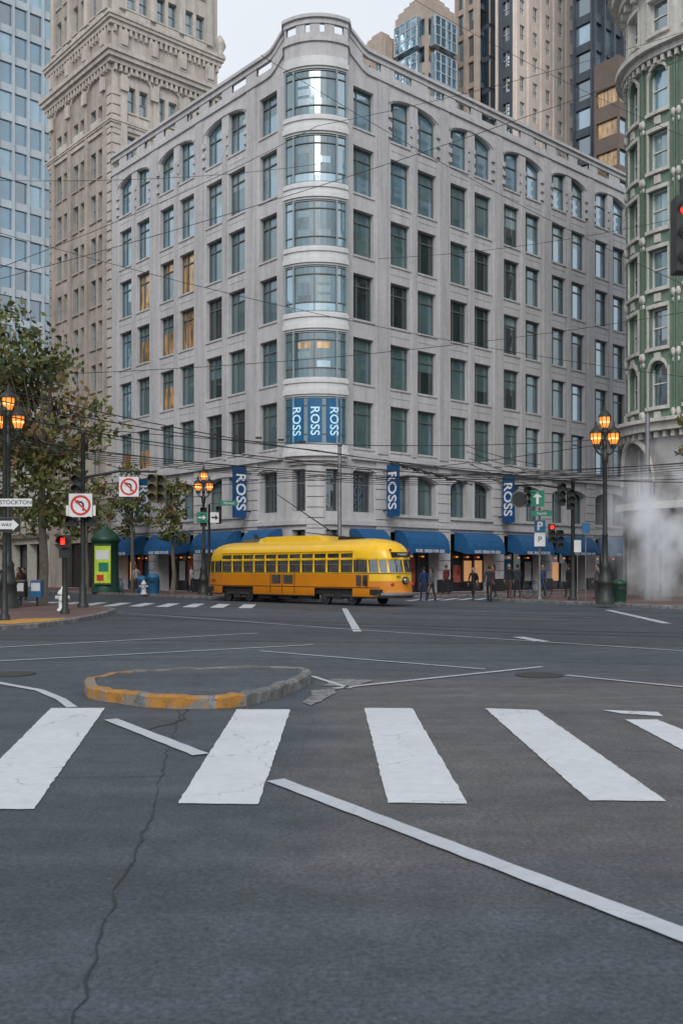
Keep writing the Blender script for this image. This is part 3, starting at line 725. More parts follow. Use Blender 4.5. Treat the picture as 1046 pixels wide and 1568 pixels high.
def rag(pts,w,m):
    P=[Vector(p) for p in pts]; out=[]
    for i in range(len(P)-1):
        n=max(2,int((P[i+1]-P[i]).length/.15))
        for k in range(n): out.append(P[i].lerp(P[i+1],k/n))
    out.append(P[-1]); line(rm,out,[w*rc.uniform(.93,1.06) for _ in out],m,zl)
rag([(-.5,7.32),(1.49,4.21),(3.6,.9)],.145,'line')
rag([(-2.46,10.3),(-1.21,8.33)],.15,'line')
rag([(-9,14.3),(-6,14.2),(-4.85,13.65),(-4.0,12.8),(-3.45,11.9),(-3.12,11.2)],.12,'line')
rag([(-9,14.9),(-5.98,16.9),(-.6,20.6)],.10,'thin')
rag([(-9.5,17.5),(-7.04,19.9),(-2.11,24.4)],.10,'thin')
rag([(-8.6,36.6),(0,26.2),(7.5,18.2),(12,13)],.09,'thin')
rag([(.12,40),(.41,25)],.22,'line')
rag([(-1.6,19.0),(2.3,15.5)],.09,'thin')
rag([(-.1,13.0),(3.3,15.9)],.11,'thin'); rag([(-.45,14.5),(.12,13.0)],.09,'thin')
rag([(3.4,14.6),(4.7,13.1),(8,9.8)],.10,'thin')
rag([(10.6,38.5),(9.7,28.8)],.3,'thin')
rag([(4.2,23),(4.5,21.5)],.3,'thin')
rm.face([(x,y,.010) for x,y in rough_poly([(-.50,11.5),(-.32,12.9),(.05,13.0),(-.15,12.2),(-.35,11.4)],.03,.15)],'rub')
rm.face([(x,y,.010) for x,y in rough_poly([(-.3,13.3),(-.1,14.2),(.5,14.0),(.3,13.4)],.04,.2)],'rub')
rm.make('lane_markings')
fc=MB()
for k in range(10):
    a=-15.6+k*1.25; b0=(a,44.6-(a+15.6)*.35); fc.face([(b0[0],b0[1],zc),(b0[0]+.6,b0[1]-.2,zc),(b0[0]-.2+.6,b0[1]+4.2,zc),(b0[0]-.2,b0[1]+4.4,zc)],'white')
for k in range(8):
    x=3.2+k*.95; y=50.0+k*.45; fc.face([(x,y,zc),(x+.45,y+.2,zc),(x+1.6,y+3.6,zc),(x+1.15,y+3.4,zc)],'white')
fc.make('crosswalk')
rl=MB()
def railpair(pts):
    P=[Vector(p) for p in pts]
    for o in(-.72,.72):
        q=[]
        for i,p in enumerate(P):
            d=(P[min(i+1,len(P)-1)]-P[max(i-1,0)]).normalized(); q.append(p+Vector((-d.y,d.x))*o)
        line(rl,q,.07,'rail',.0105); line(rl,[x+Vector((.08,.08)) for x in q],.06,'tar',.0065); line(rl,[x-Vector((.08,.08)) for x in q],.05,'tar',.0068)
TM=(-1.95,47.6); TD=(.70,-.714)
railpair([(TM[0]+TD[0]*t,TM[1]+TD[1]*t) for t in (-26,-14,-7,0,7)]+[(5.6,40.5),(9.5,37.6),(15,34.5),(26,30)])
railpair([(-30,72),(-18,59),(-11,50.5),(-4,42.5),(2.5,36.5),(9,32.2),(17,28.6),(28,25)])
railpair([(-22,50),(-10,37),(-2,29.5),(6,24.6),(15,21.5),(28,18.5)])
rl.make('tram_rails')
for (x,y) in ((3.0,14.65),(-5.05,14.8)):
    b=MB(); b.lathe((x,y,.006),[(.36,0),(.36,.008),(.31,.010),(.0,.010)],28,'iron'); b.make('manhole_cover',origin=(x,y,0))
def pave(name,poly,h=.15,kerbw=.18,m='brickpave',km='kerb',jit=0):
    b=MB(); P=[Vector(p) for p in poly]; n=len(P); c=[]
    area=sum(P[i].x*P[(i+1)%n].y-P[(i+1)%n].x*P[i].y for i in range(n)); sg=1 if area>0 else -1
    for i in range(n):
        a=(P[i]-P[i-1]).normalized(); d=(P[(i+1)%n]-P[i]).normalized()
        na=Vector((-a.y,a.x))*sg; nd=Vector((-d.y,d.x))*sg; mm=(na+nd); mm=mm/max(.3,mm.dot(na)); c.append(P[i]+mm*kerbw)
    hh=[h+rc.uniform(-jit,jit) for _ in range(n)]
    for i in range(n):
        j=(i+1)%n; k=km(i) if callable(km) else km
        b.face([(*P[i],0),(*P[j],0),(*P[j],hh[j]-.03),(*P[i],hh[i]-.03)],k)
        A=P[i]+(c[i]-P[i])*.2; B=P[j]+(c[j]-P[j])*.2
        b.face([(*P[i],hh[i]-.03),(*P[j],hh[j]-.03),(*B,hh[j]),(*A,hh[i])],k)
        b.face([(*A,hh[i]),(*B,hh[j]),(*c[j],hh[j]-.003),(*c[i],hh[i]-.003)],k)
        if jit: b.face([(*c[i],hh[i]-.003),(*c[j],hh[j]-.003),(*c[j],h-.05),(*c[i],h-.05)],k)
    b.face([(*p,h-(.004 if not jit else jit+.006)) for p in c],m)
    return b.make(name)
def off2(aL,aR,t,u):
    return (C[0]+nL[0]*aL+nR[0]*aR+dl[0]*t+d1[0]*u, C[1]+nL[1]*aL+nR[1]*aR+dl[1]*t+d1[1]*u)
sw=[off2(6,0,75,0)]; cc=off2(6,4.6,0,0)
cen=(cc[0]+4*(d1[0]+dl[0]),cc[1]+4*(d1[1]+dl[1]))
for i in range(9):
    th=math.pi/2*i/8; n=(nL[0]*math.cos(th)+nR[0]*math.sin(th),nL[1]*math.cos(th)+nR[1]*math.sin(th)); sw.append((cen[0]+4*n[0],cen[1]+4*n[1]))
sw+=[off2(0,4.6,0,80),off2(-3,-3,75,80),off2(-3,0,75,0)]
pave('pavement_store_block',sw)
pave('pavement_left_corner',[(-60,24.9),(-9.2,24.9),(-8.35,26.6),(-8.05,29),(-8.1,33),(-8.5,36.5),(-9.4,38.8),(-26,57.6),(-60,90)])
pave('pavement_right_corner',[(46,70),(30,82),(8.4,53.4),(7.7,51.6),(8.1,49.4),(10.2,45.8),(13.2,40.2),(24,28),(46,8)])
tp=MB(); tp.face([(-8.9,26.0,.152),(-8.3,27.2,.152),(-8.25,29.3,.152),(-9.5,28.8,.152),(-10.2,26.2,.152)],'tactile'); tp.make('tactile_paving')
isl=[(-3.40,12.95),(-3.16,12.1),(-2.73,11.62),(-2.3,11.28),(-1.83,11.14),(-1.32,11.22),(-.97,11.65),(-.67,12.5),(-.46,13.4),(-.44,14.0),(-.62,14.45),(-1.2,14.6),(-2.1,14.4),(-3.0,13.95),(-3.33,13.5)]
sm=[]
for i in range(len(isl)):
    p=[Vector(isl[(i+k-1)%len(isl)]) for k in range(4)]
    for t in (0,.25,.5,.75):
        v=.5*((2*p[1])+(-p[0]+p[2])*t+(2*p[0]-5*p[1]+4*p[2]-p[3])*t*t+(-p[0]+3*p[1]-3*p[2]+p[3])*t**3)
        sm.append((v.x+rc.gauss(0,.014),v.y+rc.gauss(0,.014)))
pave('traffic_island',sm,.155,.13,'asphalt',lambda i:'kerby' if (i<22 or i>50) and i not in (11,18) else 'kerb',jit=.013)

# ------------------------------------------------------------------ streetcar
def streetcar():
    LS=.955
    T=TR(TM[0],TM[1],0,TD)@Matrix.Diagonal((LS,1,1,1)); b=MB(T)
    half=[(7.12,.0),(7.12,.05),(7.06,.40),(6.90,.72),(6.83,.79),(6.52,.95),(6.44,.98),(5.95,1.10),(5.85,1.12),(5.25,1.21),(5.05,1.24)]
    n=11; per=10.1/n
    pts=[(p[0],p[1],None) for p in half]
    for k in range(n):
        a=5.05-per*k; pts.append((a-.07,1.25,None)); pts.append((a-per+.07,1.25,None))
    rear=[(-p[0],p[1],None) for p in reversed(half)]
    pts+=rear
    side=[(p[0],p[1]) for p in pts]
    loop=side+[(x,-y) for x,y in reversed(side)][1:-1]
    lp=[loop[0]]
    for p in loop[1:]:
        if abs(p[0]-lp[-1][0])+abs(p[1]-lp[-1][1])>1e-4: lp.append(p)
    loop=lp; n=len(loop)
    rws=[(.36,-.10,.03),(.42,.0,.0),(.78,.0,0),(1.12,.02,0),(1.42,.04,0),(1.50,.05,.0),(2.06,.17,.0),(2.16,.20,.0),(2.36,.27,.012),(2.46,.32,.03),(2.62,.42,.09),(2.78,.62,.2),(2.90,.9,.36),(2.99,1.3,.58),(3.04,1.9,.82),(3.05,2.4,.99)]
    grid=[]
    for z,ax,by in rws:
        ring=[]
        for (x,y) in loop:
            ex=abs(x); k=min(1,max(0,(ex-5.0)/2.1)); xx=math.copysign(ex-ax*k,x) if ex>5.0 else x
            ring.append(b.av((xx,y*(1-by),z)))
        grid.append(ring)
    def iswin(i,j):
        x0,y0=loop[i]; x1,y1=loop[(i+1)%n]; dx=math.hypot(x1-x0,y1-y0)
        mx=(x0+x1)/2
        if j==5: return (abs(mx)<5.05 and dx>.5) or (abs(mx)>5.05 and dx>.2)
        if j==7: return (abs(mx)<5.0 and dx>.5)
        return False
    ctr=Vector((TM[0],TM[1],1.8))
    for j in range(len(rws)-1):
        for i in range(n):
            x0=loop[i][0]; x1=loop[(i+1)%n][0]; mx=(x0+x1)/2; i2=(i+1)%n
            if j<2 and 2.75<abs(mx)<4.95: continue
            q=(grid[j][i],grid[j][i2],grid[j+1][i2],grid[j+1][i])
            if iswin(i,j):
                P=[Vector(b.v[k]) for k in q]; e1=P[1]-P[0]; e2=P[3]-P[0]; nn=e1.cross(e2).normalized()
                if nn.dot(ctr-P[0])<0: nn=-nn
                Q=[p+nn*.045 for p in P]
                iv=[]
                for p in Q: b.v.append(tuple(p)); iv.append(len(b.v)-1)
                b.idx(iv,'tglass',False)
                for k in range(4): b.idx((q[k],q[(k+1)%4],iv[(k+1)%4],iv[k]),'dark',False)
                if j==5 and abs(mx)<5.05:
                    A=Q[0].lerp(Q[3],.62);B=Q[1].lerp(Q[2],.62); up=Vector((0,0,.035)); o=-nn*.012
                    ids=[]
                    for p in (A+o,B+o,B+o+up,A+o+up): b.v.append(tuple(p)); ids.append(len(b.v)-1)
                    b.idx(ids,'poleg',False)
                continue
            m='org' if rws[j+1][0]<=1.45 else 'yel'
            if j==3 and mx>6.0: m='yel'
            if j==0: m='tgrime'
            b.idx(q,m,True)
    b.idx(grid[-1],'yel',False)
    for z,mm in ((1.45,'dark'),(.80,'dark'),(2.43,'org')):
        for i in range(n):
            (x0,y0),(x1,y1)=loop[i],loop[(i+1)%n]
            if (z<1 and abs((x0+x1)/2)>6.2) or (z>2 and abs((x0+x1)/2)>5.0): continue
            k=1.006; b.face([(x0*k,y0*k,z),(x1*k,y1*k,z),(x1*k,y1*k,z+.035),(x0*k,y0*k,z+.035)],mm)
    b.bx(-6.6,6.6,-1.1,1.1,.5,.75,'tgrime')
    for cx in (-3.85,3.85):
        b.bx(cx-1.05,cx+1.05,-1.0,1.0,.30,.62,'tgrime')
        for wx in(-.9,.9):
            for y in(-.98,.98): b.ptube([(cx+wx,y-.07,.34),(cx+wx,y+.07,.34)],.33,18,'tgrime'); b.ptube([(cx+wx,y-.10,.34),(cx+wx,y+.10,.34)],.12,10,'rail')
        for y in(-1.08,1.08): b.bx(cx-1.0,cx+1.0,y-.05,y+.05,.38,.5,'rail'); b.bx(cx-.25,cx+.25,y-.07,y+.07,.26,.62,'tgrime')
    for x in(-1.6,0,1.5): b.bx(x-.5,x+.5,-1.12,-.6,.22,.5,'tgrime')
    nose=[(6.4,-1.02),(6.86,-.82),(7.1,-.42),(7.2,0),(7.1,.42),(6.86,.82),(6.4,1.02)]
    b.ptube([(x+.03,y*1.02,.52) for x,y in nose],.085,8,'poleg'); b.ptube([(-x-.03,y*1.02,.52) for x,y in nose],.085,8,'dark')
    b.ptube([(7.02,0,1.14),(7.2,0,1.14)],.17,18,'dark'); b.ptube([(7.19,0,1.14),(7.215,0,1.14)],.12,18,'chrome')
    for y in(-.66,.66): b.ptube([(6.86,y,.98),(7.02,y,.98)],.065,10,'signred'); b.ptube([(6.8,y*.9,2.48),(6.72,y*.9,2.5)],.05,8,'signred')
    b.box(lambda a,z,d:(d,a,z),-.55,.55,2.18,2.40,6.6,6.93,'dark')
    for y in(-.3,.3): b.ptube([(7.08,y,1.5),(7.03,y+.12,2.0)],.012,6,'dark')
    for (dx0,dx1) in ((-.95,.9),):
        for k in range(3):
            x=dx0+(dx1-dx0)*(k)/2; b.box(lambda a,z,d:(a,d,z),x-.012,x+.012,.5,1.44,-1.272,-1.24,'dark')
        for k in range(2): x=dx0+.1+(dx1-dx0)*k/2; b.bx(x,x+.70,-1.266,-1.25,.95,1.38,'tglass')
    for k in range(2): 
        x=5.2+.37*k; b.box(lambda a,z,d:(a,d,z),x,x+.3,.9,1.38,-1.235+.05*k,-1.2+.05*k,'tglass')
    prof=[(-3.0,.0),(-2.8,.18),(-2.3,.27),(1.6,.27),(2.2,.2),(2.6,.0)]
    for i in range(len(prof)-1):
        (xa,za),(xb,zb_)=prof[i],prof[i+1]
        b.face([(xa,-.42,3.0+za),(xb,-.42,3.0+zb_),(xb,.42,3.0+zb_),(xa,.42,3.0+za)],'yel',False)
        for s in(-1,1): b.face([(xa,s*.42,3.0+za),(xb,s*.42,3.0+zb_),(xb,s*.55,2.98),(xa,s*.55,2.98)],'yel',False)
    b.bx(-4.4,-3.3,-.3,.3,3.0,3.2,'poleg'); b.bx(3.0,4.2,-.3,.3,3.02,3.14,'dark')
    b.ptube([(-3.6,0,3.2),(-3.75,0,3.42)],.1,8,'dark')
    b.ptube([(3.4,0,3.14),(.2,0,3.45)],[.03,.02],8,'dark'); b.ptube([(3.6,0,3.1),(3.6,0,3.3)],.09,8,'dark')
    b.ptube([(2.6,0,3.25),(-2.2,0,5.55)],[.035,.02],8,'dark')
    ob=b.make('streetcar',origin=(TM[0],TM[1],0))
    d=Vector((TD[0],TD[1],0)).normalized(); lft=Vector((-d.y,d.x,0))
    def LP(x,y,z): return Vector((TM[0],TM[1],0))+d*x*LS+lft*y+Vector((0,0,z))
    text('1071',.22,LP(-5.9,-1.14,1.05),d,(0,0,1),'signblack',ob,'number',.002)
    text('1071',.16,LP(7.16,-.45,1.3),lft,(0,0,1),'signblack',ob,'number',.01)
    text('F MARKET',.14,LP(6.95,0,2.29),lft,(0,0,1),'signwhite',ob,'destination',.004)
streetcar()

# ------------------------------------------------------------------ street lamps
def lamp(x,y,h,z0=.15,ang=0):
    T=TR(x,y,z0,(math.cos(ang),math.sin(ang))); b=MB(T); s=h/8.8
    b.lathe((0,0,0),[(.42*s,0),(.42*s,.25*s),(.36*s,.32*s),(.33*s,.9*s),(.38*s,.98*s),(.30*s,1.1*s),(.22*s,1.6*s),(.25*s,1.7*s),(.14*s,1.9*s),(.12*s,3*s),(.15*s,3.05*s),(.11*s,3.15*s),(.09*s,6.2*s),(.13*s,6.3*s),(.16*s,6.6*s),(.08*s,6.8*s),(.06*s,7.4*s),(.12*s,7.6*s),(.15*s,7.75*s)],12,'pole')
    def lan(cx,cz,k):
        k*=s
        b.lathe((cx,0,cz),[(.05*k,-.25*k),(.15*k,-.10*k),(.14*k,0)],8,'pole')
        b.lathe((cx,0,cz),[(.15*k,.0),(.25*k,.26*k),(.25*k,.48*k)],8,'lamp',smooth=False)
        b.ball((cx,0,cz+.25*k),(.255*k,.255*k,.10*k),'lampw',10,6)
        for q in range(8):
            a=2*math.pi*(q)/8; b.ptube([(cx+.16*k*math.cos(a),.16*k*math.sin(a),cz),(cx+.265*k*math.cos(a),.265*k*math.sin(a),cz+.26*k),(cx+.265*k*math.cos(a),.265*k*math.sin(a),cz+.5*k)],.02*k,4,'pole')
        b.lathe((cx,0,cz),[(.30*k,.48*k),(.30*k,.54*k),(.2*k,.68*k),(.08*k,.78*k),(.05*k,.88*k),(.06*k,.95*k),(.01*k,1.05*k)],8,'pole')
    lan(0,7.85*s,.98)
    for o in(-1,1):
        b.ptube([(0,0,6.75*s),(o*.2*s,0,6.65*s),(o*.36*s,0,6.8*s),(o*.38*s,0,6.98*s)],[.05*s,.045*s,.045*s,.04*s],6,'pole')
        b.ptube([(0,0,7.3*s),(o*.16*s,0,7.2*s),(o*.28*s,0,6.85*s)],.022*s,5,'pole')
        lan(o*.39*s,7.12*s,.98)
    b.ball((0,0,7.05*s),(.12*s,.10*s,.28*s),'pole',8,6)
    return b.make('street_lamp',origin=(x,y,z0))
lamp(-12.75,37,8.5); lamp(-8.27,58,7.7); lamp(11.25,41.3,8.45)

# ------------------------------------------------------------------ signs & signals
def signbox(b,cx,cy,cz,w,h,m,t=.02,back='poleg'):
    b.box(lambda a,z,d:(a,d,z),cx-w/2,cx+w/2,cz-h/2,cz+h/2,cy,cy+t,back)
    b.box(lambda a,z,d:(a,d,z),cx-w/2+.01,cx+w/2-.01,cz-h/2+.01,cz+h/2-.01,cy-.006,cy-.002,m)
def ring(b,cx,cy,cz,r0,r1,m,n=24):
    for i in range(n):
        a=2*math.pi*i/n;c=2*math.pi*(i+1)/n
        b.face([(cx+r*math.cos(q),cy,cz+r*math.sin(q)) for r,q in ((r0,a),(r1,a),(r1,c),(r0,c))],m)
def strip2(b,cy,pts,w,m):
    for i in range(len(pts)-1):
        p=Vector(pts[i]);q=Vector(pts[i+1]); d=(q-p).normalized(); n=Vector((-d.y,d.x))*w/2; e=d*w*.2
        b.face([((p+n-e).x,cy,(p+n-e).y),((q+n+e).x,cy,(q+n+e).y),((q-n+e).x,cy,(q-n+e).y),((p-n-e).x,cy,(p-n-e).y)],m)
def noturn(x,y,z,s=.9):
    b=MB(); signbox(b,x,y,z,s,s,'signwhite')
    ring(b,x,y-.010,z,s*.33,s*.43,'signred')
    k=s/2
    strip2(b,y-.012,[(x+.22*k,z-.42*k),(x+.22*k,z+.1*k),(x+.08*k,z+.28*k),(x-.2*k,z+.28*k)],.15*k,'signblack')
    b.face([(x-.18*k,y-.013,z+.48*k),(x-.48*k,y-.013,z+.28*k),(x-.18*k,y-.013,z+.06*k)],'signblack')
    strip2(b,y-.016,[(x-.5*k,z+.5*k),(x+.5*k,z-.5*k)],.15*k,'signred')
    for q in(-.2,.2): b.bx(x+q*s-.02,x+q*s+.02,y+.02,y+.08,z-s*.5,z+s*.56,'poleg')
    return b.make('no_left_turn_sign',origin=(x,y,z))
def head(b,x,y,z,lit=0,m='dark',n=3,sc=1.0):
    h=.36*n*sc; b.bx(x-.17*sc,x+.17*sc,y-.12*sc,y+.14*sc,z-h/2,z+h/2,m)
    for i in range(n):
        zz=z+h/2-.18*sc-.36*sc*i; lm='red' if (i==0 and lit==1) else 'signblack'
        b.ptube([(x,y-.12*sc,zz),(x,y-.135*sc,zz)],.125*sc,14,lm)
        for k in range(8):
            a0=math.pi*(-.1+1.2*k/8);a1=math.pi*(-.1+1.2*(k+1)/8); r=.15*sc
            b.face([(x+r*math.cos(a0),y-.12*sc,zz+r*math.sin(a0)),(x+r*math.cos(a1),y-.12*sc,zz+r*math.sin(a1)),(x+r*math.cos(a1),y-.36*sc,zz+r*math.sin(a1)),(x+r*math.cos(a0),y-.36*sc,zz+r*math.sin(a0))],m)
def pole(b,x,y,z1,r=.09,m='pole'):
    b.lathe((x,y,.146),[(r*2.2,0),(r*2.2,.12),(r*1.5,.2),(r*1.4,.8),(r,.95),(r*.85,z1-.15),(r*1.2,z1-.1),(r*.3,z1)],10,m)
b=MB(); pole(b,-10.05,37.6,6.9,.1); b.ptube([(-10.05,37.6,5.2),(-8.6,37.5,5.45),(-7.15,37.4,5.4)],[.06,.05,.035],8,'pole')
head(b,-7.25,37.2,4.75,0,'sigy'); head(b,-6.98,37.55,4.75,0,'sigy')
for (xx,zz) in ((-10.42,3.85),(-9.68,3.85)): head(b,xx,37.45,zz-.35,0,'dark',1,1.1); b.bx(xx-.2,xx+.2,37.28,37.3,zz-.15,zz+.25,'signwhite')
head(b,-10.3,37.7,4.75,0,'dark',3)
b.make('traffic_signal',origin=(-10.05,37.6,.15))
noturn(-10.05,37.25,4.1,.92); noturn(-8.2,37.3,4.82,.78)
b=MB(); pole(b,-9.15,32,2.35,.07); head(b,-9.15,31.9,2.55,0,'dark',1,1.15)
b.bx(-9.22,-9.08,31.72,31.74,2.44,2.58,'red')
for k in range(4): b.bx(-9.215+k*.037,-9.195+k*.037,31.72,31.74,2.59,2.66,'red')
b.bx(-9.32,-8.98,31.9,32.0,2.0,2.3,'dark')
b.make('pedestrian_signal',origin=(-9.15,32,.15))
b=MB(); pole(b,-9.75,28,6.2,.07); b.make('sign_post',origin=(-9.75,28,.15))
b=MB(); signbox(b,-9.38,27.85,3.55,.95,.24,'signwhite'); o=b.make('street_name_sign',origin=(-9.38,27.85,3.55)); text('STOCKTON',.17,(-9.38,27.838,3.55),(1,0,0),(0,0,1),'signblack',o,'lettering',.002)
b=MB(); signbox(b,-9.7,27.8,2.9,.95,.42,'signblack')
b.face([(-10.1,27.785,3.02),(-9.45,27.785,3.02),(-9.45,27.785,3.07),(-9.27,27.785,2.9),(-9.45,27.785,2.73),(-9.45,27.785,2.78),(-10.1,27.785,2.78)],'signwhite')
o=b.make('one_way_sign',origin=(-9.7,27.8,2.9)); text('ONE WAY',.13,(-9.78,27.775,2.9),(1,0,0),(0,0,1),'signblack',o,'lettering',.002)
b=MB(); pole(b,-7.45,54.5,5.2,.08); head(b,-7.75,54.4,4.6,0,'dark'); head(b,-6.9,54.4,4.7,0,'dark',3,.9); b.make('traffic_signal',origin=(-7.45,54.5,.15))
b=MB(); signbox(b,-7.8,54.1,4.55,.6,.6,'signgreen'); strip2(b,54.08,[(-8.0,4.55),(-7.7,4.55)],.08,'signwhite'); b.face([(-7.74,54.079,4.7),(-7.58,54.079,4.55),(-7.74,54.079,4.4)],'signwhite'); b.make('arrow_sign',origin=(-7.8,54.1,4.55))
b=MB(); signbox(b,-7.1,54.1,4.55,.5,.6,'signwhite'); strip2(b,54.08,[(-7.25,4.55),(-7.0,4.55)],.09,'signblack'); b.face([(-7.05,54.079,4.7),(-6.9,54.079,4.55),(-7.05,54.079,4.4)],'signblack'); b.make('arrow_sign',origin=(-7.1,54.1,4.55))
b=MB(); signbox(b,-6.3,54.1,5.35,.95,.28,'signgreen'); b.bx(-7.4,-6.3,54.12,54.16,5.3,5.34,'pole'); o=b.make('street_name_sign',origin=(-6.3,54.1,5.35)); text('Market',.2,(-6.3,54.085,5.35),(1,0,0),(0,0,1),'signwhite',o,'lettering',.002)
b=MB(); pole(b,11.2,46.8,5.9,.11); b.ptube([(11.2,46.8,5.5),(9.6,46.7,5.72),(8.3,46.6,5.7)],[.06,.05,.035],8,'pole')
head(b,10.6,46.6,5.25,0,'dark'); head(b,11.0,46.5,5.0,0,'dark',3,.9); head(b,8.95,46.6,5.15,0,'dark',3,.9)
b.ptube([(8.55,46.45,5.0),(8.55,46.5,5.0)],.42,24,'dark'); ring(b,8.55,46.44,5.0,.37,.42,'poleg'); b.make('traffic_signal',origin=(11.2,46.8,.15))
b=MB(); signbox(b,9.4,46.4,5.05,.68,.78,'signgreen'); strip2(b,46.385,[(9.4,4.8),(9.4,5.1)],.13,'signwhite'); b.face([(9.18,46.384,5.1),(9.62,46.384,5.1),(9.4,46.384,5.35)],'signwhite'); b.make('arrow_sign',origin=(9.4,46.4,5.05))
b=MB(); signbox(b,9.6,46.35,4.32,1.0,.24,'signgreen'); o=b.make('street_name_sign',origin=(9.6,46.35,4.3)); text('Fourth',.17,(9.6,46.34,4.32),(1,0,0),(0,0,1),'signwhite',o,'lettering',.002)
b=MB(); pole(b,9.75,47.6,4.6,.06,'poleg'); head(b,10.3,47.4,3.4,1,'dark',3,.85); head(b,10.65,47.2,3.1,0,'dark',3,.85); b.bx(9.75,10.6,47.5,47.55,3.5,3.54,'poleg'); b.make('pedestrian_signal',origin=(9.75,47.6,.15))
b=MB(); signbox(b,9.72,47.4,3.75,.55,.6,'binblue'); signbox(b,9.72,47.4,3.1,.55,.68,'signwhite'); o=b.make('parking_sign',origin=(9.72,47.4,3.5)); text('P',.55,(9.72,47.385,3.75),(1,0,0),(0,0,1),'signwhite',o,'lettering',.002,bold=.02); text('P',.4,(9.72,47.385,3.1),(1,0,0),(0,0,1),'signblack',o,'lettering',.002)
for (x,y,z,w,h,m) in ((11.3,46.3,2.75,.35,.6,'signwhite'),(11.6,45.9,3.6,.4,.5,'binblue')):
    b=MB(); signbox(b,x,y,z,w,h,m); b.bx(x-.02,x+.02,y+.02,y+.06,.15,z+.3,'poleg'); b.make('regulatory_sign',origin=(x,y,z))
b=MB(); pole(b,9.2,15.2,7.6,.13); b.ptube([(9.2,15.2,7.0),(7,14.6,7.25),(5.0,14.1,7.25)],[.09,.07,.05],8,'pole'); b.bx(4.93,4.99,14.0,14.1,6.9,7.3,'dark')
head(b,4.98,14.0,6.45,1,'dark'); b.make('traffic_signal',origin=(9.2,15.2,.0))

# ------------------------------------------------------------------ kiosk, bins, hydrant
x,y=-15.6,64
b=MB(); b.lathe((x,y,.15),[(.95,0),(.95,.35),(.85,.4),(.82,3.2),(.92,3.3),(1.0,3.45),(.92,3.6),(.7,3.9),(.35,4.15),(.12,4.25),(.14,4.4),(.02,4.55)],20,'kgreen')
Fk=lambda a,z,d:(x+a*.85,y-.86-d,z)
b.box(Fk,-.62,.62,.75,3.2,-.05,.02,'kad'); b.box(Fk,-.5,.5,2.3,2.9,.021,.03,'signwhite'); b.box(Fk,-.3,.45,1.5,2.1,.021,.03,'signgreen'); b.box(Fk,-.45,.1,.9,1.3,.021,.03,'signred'); b.box(Fk,-.68,.68,.62,.74,-.05,.06,'kgreen'); b.box(Fk,-.68,.68,3.21,3.32,-.05,.06,'kgreen')
b.make('advertising_kiosk',origin=(x,y,.15))
def bin_(x,y,m,h=1.05,w=.3):
    b=MB(); b.lathe((x,y,.15),[(w*.9,0),(w,.08),(w,.75*h),(w*1.08,.78*h),(w*1.08,.84*h),(w*.8,.95*h),(w*.3,h)],12,m); b.bx(x-.15,x+.15,y-w*1.1,y-w*.8,.15+.55*h,.15+.68*h,'dark'); b.make('litter_bin',origin=(x,y,.15))
bin_(-11.6,59.6,'binblue',1.25,.35); bin_(-12.6,61,'binblue',1.1,.3); bin_(-14.6,36.5,'kgreen',1.1,.35); bin_(12.5,43.5,'kgreen')
def hydrant(x,y):
    b=MB(); b.lathe((x,y,.15),[(.2,0),(.2,.06),(.14,.1),(.13,.55),(.18,.58),(.18,.64),(.13,.72),(.05,.8),(.04,.86)],12,'signwhite'); b.ptube([(x-.25,y,.62),(x+.25,y,.62)],.07,8,'signwhite'); b.ptube([(x,y-.22,.6),(x,y,.6)],.09,8,'signwhite'); b.make('fire_hydrant',origin=(x,y,.15))
hydrant(-9.95,34.5); hydrant(-11.9,58.2)
for i in range(3):
    x,y=-13.6+i*.6,39+i*.2; b=MB(); b.bx(x-.22,x+.22,y-.2,y+.2,.5,1.15,'dark' if i%2 else 'binblue'); b.bx(x-.03,x+.03,y-.03,y+.03,.15,.5,'dark'); b.bx(x-.18,x+.18,y-.215,y-.2,.75,1.08,'signwhite'); b.bx(x-.2,x+.2,y-.18,y+.18,1.15,1.2,'poleg'); b.make('newspaper_box',origin=(x,y,.15))
def bicycle(x,y,ang):
    b=MB(TR(x,y,.15,(math.cos(ang),math.sin(ang))))
    for cx in(-.52,.52):
        pts=[(cx+.33*math.cos(2*math.pi*k/20),0,.34+.33*math.sin(2*math.pi*k/20)) for k in range(21)]; b.ptube(pts,.018,5,'dark',False)
        for k in range(6): a=math.pi*k/6; b.ptube([(cx+.32*math.cos(a),0,.34+.32*math.sin(a)),(cx-.32*math.cos(a),0,.34-.32*math.sin(a))],.003,3,'poleg')
    for p,q in (((-.52,0,.34),(-.05,0,.3)),((-.05,0,.3),(-.2,0,.85)),((-.2,0,.8),(-.52,0,.34)),((-.18,0,.78),(.35,0,.82)),((-.05,0,.3),(.36,0,.75)),((.52,0,.34),(.34,0,.95))): b.ptube([p,q],.018,5,'binblue')
    b.ptube([(.34,-.25,.98),(.36,0,.96),(.34,.25,.98)],.014,5,'dark'); b.bx(-.32,-.1,-.07,.07,.86,.91,'dark')
    b.make('bicycle',origin=(x,y,.15))
bicycle(9.9,49.0,.3); bicycle(-13.0,57.0,2.0)

